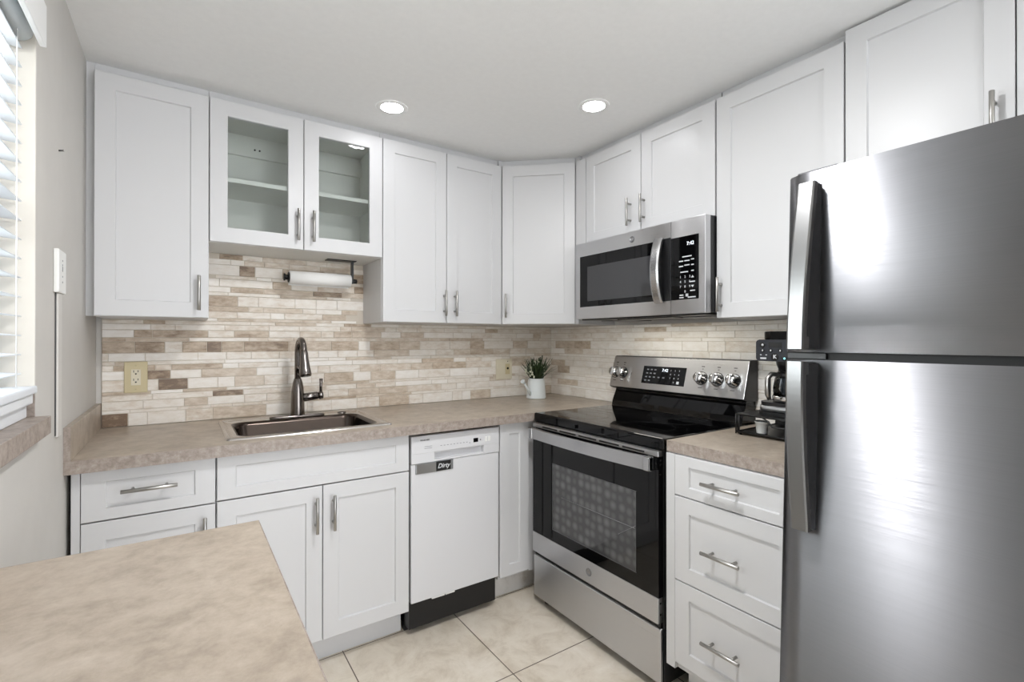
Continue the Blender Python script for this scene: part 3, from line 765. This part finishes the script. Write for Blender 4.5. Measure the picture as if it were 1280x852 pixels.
# ------------------------------------------------------------------ microwave
MX, MY, MZ0, MZ1 = 1.981, -0.6600, 1.3777, 1.7645
mw = thing('microwave', 'stainless over-the-range microwave with black glass door', 'microwave', (MX, MY, MZ0), RT)
w = 0.7515; h = MZ1-MZ0
MB().box(0.004, w, 0.035, W-MX-0.002, 0.004, h).build('body', M_blackp, mw)
XS = 0.5895                                          # split between door and control side
gx0, gx1, gz0, gz1 = 0.028, 0.520, 0.060, 0.318
m = MB()
m.box(0.0, gx0, 0.0, 0.035, 0.0, h); m.box(gx0, gx1, 0, 0.035, gz1, h); m.box(gx0, gx1, 0, 0.035, 0, gz0); m.box(gx1, XS-0.001, 0, 0.035, 0, h)
door = m.build('door', M_steel, mw)
m = MB(); m.box(gx0, gx1, 0.0006, 0.012, gz0, gz1); m.build('door_glass', M_black, door)
m = MB(); m.box(0.082, 0.497, 0.0002, 0.0007, 0.088, 0.262); m.build('door_window', mat('window_mesh', (58, 58, 60), 0.04), door)
m = MB(); m.box(0.522, XS-0.001, -0.0012, 0.002, 0.057, 0.322, 0.001); m.build('handle_recess', M_blackp, door)
m = MB(); loops = []
for k in range(21):
    t = k/20; z = 0.050+0.275*t; y = -0.012-0.030*math.sin(PI*t)**0.75
    loops.append([(0.512, y, z), (0.520, y-0.004, z), (0.548, y-0.004, z), (0.556, y, z), (0.556, y+0.011, z), (0.512, y+0.011, z)])
m.loft(loops, cap=True); m.build('handle', M_hsteel, door)
emblem(door, 0.377, 0.0, 0.350, 0.0145)
m = MB(); m.box(XS, w, 0, 0.035, 0, h, 0.002); cp = m.build('control_side', M_steel, mw)
m = MB(); m.box(0.590, 0.722, -0.0012, 0.003, 0.058, 0.316, 0.001); kp = m.build('keypad', M_black, cp)
text_mesh('clock_digits', '7:42', 0.020, M_led, kp, front_at(0.684, -0.0017, 0.283))
m = MB()
for (u, v, ww) in ((.668,.232,.022),(.640,.215,.010),(.668,.215,.012),(.640,.194,.010),(.668,.197,.012),(.694,.218,.007),(.694,.196,.006),(.694,.172,.006),(.655,.170,.018),(.694,.128,.011),(.694,.092,.011),(.642,.066,.010),(.642,.076,.009),(.668,.072,.006),(.668,.078,.006),(.690,.066,.018)):
    m.box(u-ww, u+ww, -0.0018, -0.001, v-0.0022, v+0.0022)
m.build('panel_marking', M_textw, kp)
for i in range(9):
    text_mesh('key_numeral', str(i+1), 0.0135, M_textw, kp, front_at(0.637+0.022*(i % 3), -0.0016, 0.150-0.020*(i//3)))
text_mesh('key_numeral', '0', 0.0135, M_textw, kp, front_at(0.659, -0.0016, 0.090))
m = MB()
for (u, up) in ((.694, 1), (.694, -1)):
    z_ = .148 if up == 1 else .110
    m.prism([(u-0.007, -0.004*up), (u+0.007, -0.004*up), (u, 0.005*up)], 0, 0.0008, front_at(0, -0.001, z_))
m.build('arrow_marks', M_textw, kp)
m = MB(); m.box(0.02, w-0.02, 0.02, W-MX-0.02, -0.006, 0.004, 0.002); m.box(0.24, 0.56, 0.05, 0.13, -0.010, -0.004, 0.001); m.build('bottom_vent', M_blackp, mw)
mat('filter_grey', (108, 108, 110), 0.4, 0.8)
for a in (0.06, 0.52): MB().box(a, a+0.18, 0.12, 0.30, -0.010, -0.006, 0.001).build('grease_filter', MATS['filter_grey'], mw)

ul = bpy.data.lights.new('microwave_lamp', 'AREA'); ul.shape = 'RECTANGLE'; ul.size = 0.08; ul.size_y = 0.55; ul.energy = 0.8; ul.color = (1.0, 0.95, 0.84)
uo = bpy.data.objects.new('microwave_lamp', ul); COL.objects.link(uo); uo.location = (2.15, -1.04, 1.364)

# ------------------------------------------------------------------ refrigerator (leans back a little on its front feet)
TH = R(2.6)
FXB = 2.2
fr = thing('refrigerator', 'large stainless top-freezer refrigerator at the right edge', 'refrigerator', (FXB, -1.945, 0.002), 0, None, TH)
lf = -0.741                                          # door front plane
FWD = 0.715; FH = 1.640
MB().box(lf+0.075, -0.004, -FWD+0.004, -0.004, 0.05, FH-0.012, 0.004).build('cabinet_body', M_fridge_side, fr)
for (a, b_, c_) in ((lf+0.12, -0.06, -0.029), (lf+0.12, -FWD+0.06, -0.029), (-0.06, -0.06, -0.003), (-0.06, -FWD+0.06, -0.003)): MB().cyl((a, b_, c_), (a, b_, 0.052), 0.018, seg=14).build('foot', M_blackp, fr)
def bowed(z0, z1):
    """a door with a slightly bowed front; local x is depth, y runs to the right (negative)"""
    m = MB(); N = 28; fr_, bk = [], []
    for k in range(N+1):
        t = k/N; y = -0.0005-(FWD-0.001)*t
        edge = min(t, 1-t)*FWD
        rd = 0.0
        if edge < 0.012: rd = 0.012-math.sqrt(max(0, 0.012**2-(0.012-edge)**2))
        x = lf - 0.0035*math.sin(PI*t) + rd*0.8
        fr_.append((x, y)); bk.append((lf+0.070, y))
    poly = fr_ + bk[::-1]
    m.prism(poly, z0, z1)
    for f in m.bm.faces:
        if abs(f.normal.z) < 0.5: f.smooth = True
    return m
GZ0, GZ1 = 1.190, 1.208
d1 = bowed(GZ1, FH).build('freezer_door', M_fsteel, fr)
d2 = bowed(0.045, GZ0).build('fridge_door', M_fsteel, fr)
MB().box(lf+0.012, lf+0.07, -FWD+0.004, -0.004, GZ0, GZ1).build('gasket', M_gasket, fr)
for dd, za, zb_ in ((d1, GZ1, FH), (d2, 0.045, GZ0)):
    MB().box(lf+0.010, lf+0.068, -0.0006, 0.0012, za+0.002, zb_-0.002).build('edge_cap', M_fridge_side, dd)
MB().box(lf+0.02, lf+0.10, -0.10, -0.01, FH, FH+0.012, 0.004).build('hinge_cover', M_fridge_side, fr)
def fridge_handle(parent, za, zb_, bulge_at):
    """curved flat bar: close to the door at its far end, standing off near the gap between the doors"""
    m = MB(); N = 26; loops = []
    ya, yc = -0.036, -0.074
    for k in range(N+1):
        t = k/N; z = za+(zb_-za)*t
        s = t if bulge_at == 1 else 1-t           # 1 at the gap
        off = 0.030 + 0.038*math.sin(min(1.0, s*1.05)*PI/2)**1.1
        th = 0.014
        xo = lf-off
        loops.append([(xo, ya, z), (xo-0.002, ya-0.004, z), (xo-0.002, yc+0.004, z), (xo, yc, z), (xo+th, yc, z), (xo+th, ya, z)])
    m.loft(loops, cap=True)
    # feet at both ends
    zf = (za, za+0.05) if bulge_at == 1 else (zb_-0.05, zb_)
    m.prism([(lf-0.028, zf[0]), (lf-0.028, zf[1]), (lf+0.004, zf[1]), (lf+0.004, zf[0])], ya-0.002, yc+0.002, Matrix(((1, 0, 0, 0), (0, 0, 1, 0), (0, 1, 0, 0), (0, 0, 0, 1))))
    zg = (zb_-0.030, zb_) if bulge_at == 1 else (za, za+0.030)
    m.box(lf-0.058, lf-0.001, ya-0.002, yc+0.002, zg[0], zg[1], 0.002)
    o = m.build('handle', M_fhandle, parent)
    m = MB(); L = []
    for k in range(13):                            # dark inner web between bar and door
        t = k/12; z = za+0.003+(zb_-za-0.006)*t
        s = t if bulge_at == 1 else 1-t
        off = 0.030 + 0.038*math.sin(min(1.0, s*1.05)*PI/2)**1.1
        L.append([(lf-off+0.0138, ya-0.004, z), (lf-off+0.0138, yc+0.004, z), (lf-0.0005, yc+0.0-0.003, z), (lf-0.0005, ya-0.004, z)])
    m.loft(L, cap=True); m.build('handle_web', M_web, o)
    return o
# the upper handle stands off at its foot, the lower one at its head
fridge_handle(d1, 1.213, 1.606, 0)
fridge_handle(d2, 0.797, 1.185, 1)
m = MB(); m.box(lf+0.004, lf+0.03, -0.09, -0.004, GZ0+0.002, GZ1-0.002, 0.001); m.build('centre_hinge', M_blackp, fr)

# ------------------------------------------------------------------ coffee corner
rk = thing('pod_drawer', 'black wire pod drawer under the coffee maker beside the range', 'rack', (2.025, -1.51, CT))
rw, rd, rh = 0.33, 0.29, 0.076                       # runs to -y, +x
def P(u, v, z): return (v, -u, z)
m = MB(); rr = 0.0028
for z in (0.012, rh):
    m.tube([P(0, 0, z), P(rw, 0, z), P(rw, rd, z), P(0, rd, z), P(0, 0, z)], rr, 8)
for (u, v) in ((0, 0), (rw, 0), (rw, rd), (0, rd), (0, 0.012), (0.012, 0)): m.tube([P(u, v, 0.004), P(u, v, rh)], rr, 8)
m.tube([P(0.10, 0, rh), P(0.125, -0.004, rh-0.012), P(0.14, -0.008, rh-0.028), P(0.20, -0.008, rh-0.028), P(0.215, -0.004, rh-0.012), P(0.24, 0, rh)], 0.003, 8)
m.build('wire_frame', M_blackm, rk)
m = MB(); m.box(0.0, rd, -rw, 0, rh-0.001, rh+0.004, 0.001); m.build('top_shelf', M_blackm, rk)
m = MB(); m.box(0.004, rd-0.004, -rw+0.004, -0.004, 0.008, 0.011); m.box(rd-0.006, rd-0.003, -rw+0.004, -0.004, 0.010, 0.05); m.build('tray', M_blackm, rk)
for (u, v) in ((0.012, 0.012), (rw-0.012, 0.012), (0.012, rd-0.012), (rw-0.012, rd-0.012)): MB().cyl(P(u, v, 0.0002), P(u, v, 0.008), 0.005, seg=12).build('foot', M_blackp, rk)
pod_lab = ['white coffee pod near the left end of the wire drawer', 'white coffee pod half hidden by the refrigerator in the wire drawer']
for i, (u, v) in enumerate(((0.075, 0.045), (0.195, 0.06))):
    pd = thing('coffee_pod', pod_lab[i], 'coffee pod', (2.025+v, -1.51-u, CT+0.0112), 0, 'coffee pods in the wire drawer')
    MB().lathe([(0, 0), (0.0175, 0), (0.0185, 0.002), (0.0225, 0.040), (0.0255, 0.041), (0.0255, 0.044), (0, 0.044)], None, 24).build('cup', M_plastic, pd)
    MB().lathe([(0, 0.0442), (0.0245, 0.0442), (0.024, 0.0452), (0, 0.0452)], None, 24).build('foil_lid', M_silver, pd)
# coffee maker
ZC = CT+rh+0.0045
cm = thing('coffee_maker', 'black coffee maker with glass carafe on the wire pod drawer', 'coffee maker', (2.07, -1.562, ZC))
cw = 0.20
m = MB(); L = [rrect(-0.004, 0.24, -cw, 0, 0.03, 0), rrect(-0.004, 0.24, -cw, 0, 0.03, 0.012), rrect(0.0, 0.24, -cw+0.002, -0.002, 0.03, 0.014)]
m.loft(L, cap=True, smooth=False); m.build('base_foot', M_blackp, cm)
m = MB(); L = [rrect(-0.004, 0.15, -cw+0.002, -0.002, 0.04, 0.0145), rrect(-0.004, 0.15, -cw+0.002, -0.002, 0.04, 0.034)]
m.loft(L, cap=True, smooth=True); m.build('base_band', M_silver, cm)
m = MB(); m.prism([(p[0], p[1]) for p in rrect(0.0, 0.15, -cw+0.004, -0.004, 0.04, 0)], 0.0345, 0.048); m.build('warming_plate', M_blackp, cm)
m = MB(); m.box(0.155, 0.24, -cw, 0, 0.0145, 0.20, 0.008); m.build('rear_tower', M_blackp, cm)
hz0, hz1 = 0.198, 0.278
m = MB(); m.box(0.002, 0.24, -cw, 0, hz0, hz1, 0.008); hd = m.build('brew_head', M_blackp, cm)
m = MB(); m.prism([(-y, z) for (x, y, z) in []] or [(p[0], p[1]) for p in rrect(0.003, cw-0.003, hz0+0.001, hz1-0.001, 0.012, 0)], 0, 0.006, Matrix(((0, 0, -1, 0.002), (-1, 0, 0, 0), (0, 1, 0, 0), (0, 0, 0, 1))))
fpn = m.build('front_panel', mat('panel_slate', (38, 40, 46), 0.3), hd)
MP = Matrix(((0, 0, -1, -0.0041), (-1, 0, 0, 0), (0, 1, 0, hz0), (0, 0, 0, 1)))        # panel plane: u right, v up
m = MB(); m.prism([(0.050, 0.050), (0.098, 0.050), (0.098, 0.070), (0.050, 0.070)], 0, 0.0006, MP); m.build('display', M_dark, fpn)
m = MB()
for (u, v, q) in ((0.028, 0.060, 0.010), (0.122, 0.060, 0.010), (0.073, 0.017, 0.0135), (0.107, 0.012, 0.009)): m.lathe([(0, 0.0006), (q, 0.0006), (q, 0)], MP @ Matrix.Translation((u, v, 0)), 24)
for u in (0.028, 0.058, 0.092, 0.124): m.lathe([(0, 0.0006), (0.007, 0.0006), (0.007, 0)], MP @ Matrix.Translation((u, 0.040, 0)), 18)
m.build('buttons', M_dark, fpn)
m = MB()
for (u, v, q) in ((0.028, 0.060, 0.0045), (0.122, 0.060, 0.0045)): m.lathe([(0, 0.0010), (q, 0.0010), (q, 0.0004)], MP @ Matrix.Translation((u, v, 0)), 16)
for u in (0.028, 0.058, 0.092, 0.124): m.box(-0.0052, -0.0046, -u-0.002, -u+0.002, hz0+0.037, hz0+0.043)
for u in (0.022, 0.042): m.box(-0.0052, -0.0046, -u-0.003, -u+0.003, hz0+0.022, hz0+0.025)
m.box(-0.0052, -0.0046, -0.042, -0.020, hz0+0.008, hz0+0.014)
m.build('button_marks', M_textw, fpn)
m = MB(); m.lathe([(0, 0.0010), (0.004, 0.0010), (0.004, 0.0004)], MP @ Matrix.Translation((0.107, 0.012, 0)), 16); m.build('power_light', M_ledblue, fpn)
text_mesh('lettering', 'K', 0.019, M_textw, fpn, MP @ Matrix.Translation((0.073, 0.017, 0.0009)), bold=0.0006)
m = MB(); m.prism([(p[0], p[1]) for p in rrect(0.015, 0.235, -cw+0.01, -0.008, 0.04, 0)], hz1, hz1+0.03, None, 0.004); m.build('lid', M_black, cm)
m = MB(); m.lathe([(0.06, 0.185), (0.062, hz0-0.0005)], Matrix.Translation((0.085, -0.10, 0)), 28); m.lathe([(0, 0.162), (0.052, 0.162), (0.06, 0.185)], Matrix.Translation((0.085, -0.10, 0)), 28); m.build('filter_basket', M_blackp, cm)
# carafe stands on the plate, a thing of its own
cf = thing('carafe', 'glass coffee carafe with black handle in the coffee maker', 'carafe', (2.07+0.076, -1.562-0.098, ZC+0.0485))
MB().lathe([(0, 0), (0.060, 0), (0.064, 0.006), (0.066, 0.05), (0.060, 0.085), (0.052, 0.098), (0.049, 0.098), (0.057, 0.084), (0.063, 0.05), (0.061, 0.008), (0, 0.003)], None, 32).build('jug', M_carafe, cf)
MB().lathe([(0.054, 0.088), (0.056, 0.092), (0.056, 0.103), (0.05, 0.110), (0, 0.110)], None, 32).build('lid', M_blackp, cf)
m = MB(); m.tube([(-0.045, 0.022, 0.100), (-0.085, 0.035, 0.104), (-0.100, 0.040, 0.090), (-0.100, 0.040, 0.03), (-0.094, 0.038, 0.012)], [0.008, 0.009, 0.010, 0.010, 0.007], 10); m.build('handle', M_nickel, cf)
MB().lathe([(0.0645, 0.002), (0.0672, 0.004), (0.0685, 0.020), (0.0665, 0.022)], None, 32).build('base_ring', M_chrome, cf)

# ------------------------------------------------------------------ planter in the corner
random.seed(3)
px, py = 2.083, -0.180
pl = thing('potted_plant', 'white watering can planter with green leaves and small flowers in the corner', 'plant', (px, py, CT+0.0003))
MB().lathe([(0, 0.0), (0.056, 0.0), (0.060, 0.003), (0.060, 0.006), (0.052, 0.100), (0.047, 0.120), (0.049, 0.122), (0.046, 0.122), (0.044, 0.112), (0, 0.108)], None, 36).build('watering_can', M_can, pl)
sd = Vector((-0.96, -0.25, 0)).normalized()
m = MB(); a = sd*0.050; c2 = sd*0.112
m.tube([(a.x, a.y, 0.022), (c2.x, c2.y, 0.098)], [0.0085, 0.0055], 12)
m.tube([(c2.x, c2.y, 0.098), (c2.x+sd.x*0.018, c2.y+sd.y*0.018, 0.112)], [0.006, 0.014], 16)
m.build('spout', M_can, pl)
def blade(m, base, az, ln, lean, wd, droop=0.0):
    N = 6; d = Vector((math.cos(az), math.sin(az), 0)); sdv = Vector((-d.y, d.x, 0)); L, Rr = [], []
    for k in range(N+1):
        t = k/N
        p = Vector(base) + d*(lean*t + lean*0.5*t*t) + Vector((0, 0, ln*t - droop*t*t))
        wv = wd*(1-t**1.6)*(0.6+0.8*t if t < 0.5 else 1.0)+0.0004
        L.append(p-sdv*wv/2 + d*0.0); Rr.append(p+sdv*wv/2)
    b2 = bmesh.new(); th = Vector((0, 0, 0)) + d*0.0006
    va = [b2.verts.new(p) for p in L]; vb = [b2.verts.new(p) for p in Rr]; vc = [b2.verts.new((p+q)/2 - d*0.0018) for p, q in zip(L, Rr)]
    for k in range(N):
        for A_, B_ in ((va, vc), (vc, vb), (vb, va)):
            f = b2.faces.new((A_[k], A_[k+1], B_[k+1], B_[k])); f.smooth = True
    m.add(b2)
m = MB()
for k in range(170):
    az = random.uniform(0, 2*PI); rr_ = random.uniform(0, 0.032)
    blade(m, (rr_*math.cos(az), rr_*math.sin(az), 0.105), az+random.uniform(-.4, .4), random.uniform(0.07, 0.145), random.uniform(0.008, 0.05), random.uniform(0.017, 0.026))
for (az, ln, le) in ((-0.55, 0.10, 0.085), (-0.35, 0.085, 0.095), (2.75, 0.055, 0.095), (-0.9, 0.12, 0.065), (-.1, .11, .07), (-.7, .085, .075)):
    blade(m, (0.02*math.cos(az), 0.02*math.sin(az), 0.105), az, ln, le*0.8, 0.013, 0.01)
tag(m.build('leaves', M_leaf, pl), kind='stuff')
m = MB(); f = MB()
for k in range(60):
    az = random.uniform(0, 2*PI); rr_ = random.uniform(0.004, 0.055); hh = random.uniform(0.185, 0.24) - rr_*0.7
    tip = Vector((rr_*math.cos(az)-0.006, rr_*math.sin(az), hh)); m.tube([(tip.x*0.4, tip.y*0.4, 0.11), (tip.x*0.8, tip.y*0.8, hh-0.04), tip], 0.0012, 6)
    for q in range(5):
        o = Vector((random.uniform(-.009, .009), random.uniform(-.009, .009), -0.0085*q + random.uniform(-.003, .003)))
        f.lathe([(0, -0.006), (0.0052, -0.001), (0.0056, 0.002), (0, 0.0065)], Matrix.Translation(tip+o), 7)
for (dx, dy, hh) in ((0.024, -0.01, 0.252), (0.034, -0.018, 0.262), (-0.03, 0.0, 0.24), (0.014, -0.008, 0.246)):
    m.tube([(dx*0.3, dy*0.3, 0.12), (dx*0.75, dy*0.75, 0.2), (dx, dy, hh)], [0.002, 0.003, 0.0035], 7)
m.build('stems', M_leaf, pl); tag(f.build('flowers', M_flower, pl), kind='stuff')

# ------------------------------------------------------------------ paper towel under the glass cabinet
ph = thing('paper_towel_holder', 'black paper towel holder screwed under the glass cabinet', 'holder', (0.95, -0.13, ZG))
I = inv(ph.location); yT, zT = -0.13, 1.560
MB().box(0.862, 1.000, yT-0.013, yT+0.040, ZG-0.0045, ZG-0.0003, 0.001).build('mount_plate', M_blackm, ph, I)
m = MB(); m.box(0.977, 0.987, yT-0.010, yT+0.010, zT-0.012, ZG-0.004, 0.001); m.cyl((0.984, yT, zT), (1.004, yT, zT), 0.011, seg=18); m.build('arm', M_blackm, ph, I)
MB().cyl((0.672, yT, zT), (0.986, yT, zT), 0.0065, seg=16).build('rod', M_blackm, ph, I)
m = MB(); m.cyl((0.672, yT, zT), (0.677, yT, zT), 0.017, seg=20); m.cyl((0.677, yT, zT), (0.690, yT, zT), 0.012, seg=20); m.cyl((0.690, yT, zT), (0.694, yT, zT), 0.024, seg=24); m.build('end_cap', M_blackm, ph, I)
tr = thing('paper_towel_roll', 'slim white paper towel roll on the black holder', 'paper towel', (0.696, yT, zT))
m = MB(); Mr = Matrix.Rotation(PI/2, 4, 'Y')
m.lathe([(0.0085, 0), (0.031, 0), (0.031, 0.276), (0.0085, 0.276)], Mr, 36); m.build('roll', M_paper, tr)
m = MB(); m.box(0.0, 0.276, 0.0290, 0.0298, -0.034, 0.004); m.build('loose_sheet', M_paper, tr)

# ------------------------------------------------------------------ outlets and the switch on the left wall
ol = thing('outlet', 'almond duplex outlet left of the sink on the tiled wall', 'outlet', (0.128, -0.0090, 1.116))
MB().box(-0.039, 0.039, -0.006, 0.0, -0.0645, 0.0645, 0.003).build('cover_plate', M_almond, ol)
MB().box(-0.0165, 0.0165, -0.008, -0.005, -0.033, 0.033, 0.001).build('receptacle', M_ivory, ol)
m = MB()
for zc in (0.020, -0.014):
    m.box(-0.0085, -0.0060, -0.0085, -0.0078, zc, zc+0.009); m.box(0.006, 0.0085, -0.0085, -0.0078, zc+0.001, zc+0.009); m.cyl((0, -0.0078, zc-0.006), (0, -0.0085, zc-0.006), 0.003, seg=12)
m.build('slots', M_dark, ol)
m = MB()
for zc in (0.049, -0.049): m.cyl((0, -0.0055, zc), (0, -0.0072, zc), 0.003, seg=12)
m.build('screws', M_almond, ol)
ol = thing('switch_plate', 'ivory double plate with rocker switch left of the planter', 'switch', (1.957, -0.0090, 1.0885))
MB().box(-0.060, 0.060, -0.006, 0.0, -0.063, 0.063, 0.003).build('cover_plate', M_ivory, ol)
MB().box(-0.040, -0.010, -0.0085, -0.005, -0.033, 0.033, 0.0015).build('rocker', M_ivory, ol)
MB().box(0.008, 0.042, -0.0075, -0.005, -0.033, 0.033, 0.001).build('receptacle', M_almond, ol)
m = MB(); m.cyl((0.026, -0.0073, 0.004), (0.026, -0.0083, 0.004), 0.0075, seg=16); m.cyl((0.026, -0.0058, 0.048), (0.026, -0.007, 0.048), 0.003, seg=10); m.build('slots', M_dark, ol)

sw = thing('wall_switch_box', 'white surface switch box with wiring channel on the left wall', 'switch', (0.0, -0.745, 1.40))
MB().box(0.0003, 0.012, -0.045, 0.052, 0.0, 0.118, 0.003).build('box', M_plastic, sw)
MB().box(0.0003, 0.007, -0.020, 0.030, -0.395, -0.0005, 0.002).build('cable_channel', mat('channel_paint', (212, 209, 204), 0.6), sw)
m = MB()
for zz, hh in ((0.088, .004), (0.076, .004), (0.06, .014), (0.044, .004), (0.028, .005)): m.box(0.0118, 0.0126, -0.002, 0.003, zz, zz+hh)
m.build('marks', M_text, sw)
MB().box(0.0003, 0.003, -0.0245, -0.0205, -0.39, 0.0).build('shadow_line', M_textd, sw)  # shadow edge beside the channel, put in as a dark strip

# ------------------------------------------------------------------ window blind
bl = thing('window_blind', 'white slatted venetian blind in the window at far left', 'blind', (0.0, -1.43, 1.14))
I = inv(bl.location)
BY0, BY1 = -1.755, -0.985
m = MB(); z = 1.195; k = 0
while z < 1.955:
    b2 = MB(); b2.box(-0.025, 0.025, BY0, BY1, -0.0014, 0.0014, 0.001); m.add(b2.bm.copy(), Matrix.Translation((-0.047, 0, z)) @ Matrix.Rotation(R(6), 4, 'Y')); b2.bm.free()
    z += 0.0445
m.build('slats', M_slat, bl, I)
m = MB()
for yy in (-1.04, -1.38, -1.70):
    for xx in (-0.0195, -0.0745): m.tube([(xx, yy, 1.16), (xx, yy, 1.97)], 0.0012, 6)
m.build('ladder_cords', M_plastic, bl, I)
MB().box(-0.075, 0.004, BY0, -0.977, 1.146, 1.163, 0.003).build('bottom_rail', M_slat, bl, I)
m = MB(); m.box(-0.080, -0.002, BY0, -0.985, 1.122, 1.1455, 0.003); m.box(-0.080, -0.012, BY0, -0.988, 1.0905, 1.1215, 0.003); m.build('rail_stack', M_winframe, bl, I)
MB().cyl((-0.030, BY0, 1.992), (-0.030, -0.982, 1.992), 0.027, seg=24, bev=0.004).build('headrail', M_head, bl, I)
MB().box(-0.075, -0.060, BY0, -0.985, 1.955, 2.02, 0.003).build('rear_rail', M_slat, bl, I)
MB().box(0.010, 0.022, -1.93, -0.999, 1.957, 2.055, 0.002).build('valance', M_valance, bl, I)

# ------------------------------------------------------------------ recessed lamps
for (x, y, lab) in ((1.034, -0.539, 'round recessed ceiling light above the sink side'), (1.745, -1.037, 'round recessed ceiling light in front of the microwave cabinet')):
    lt = thing('ceiling_light', lab, 'ceiling light', (x, y, H), 0, 'recessed ceiling lights')
    MB().lathe([(0.047, -0.0030), (0.062, -0.0040), (0.066, -0.0003)], None, 40).build('trim_ring', M_ceil, lt)
    MB().lathe([(0, -0.0022), (0.0475, -0.0020), (0.0475, -0.001)], None, 40).build('diffuser', M_lamp, lt)
# nail left in the wall above the switch
nl = thing('wall_nail', 'small dark nail left in the wall high above the switch box', 'nail', (0.0, -0.725, 1.80))
MB().cyl((0.0002, 0, 0), (0.010, 0, 0.002), 0.0022, seg=10).build('shank', M_textd, nl)
MB().cyl((0.010, 0, 0.002), (0.0115, 0, 0.0023), 0.004, seg=12).build('head', M_nickel, nl)
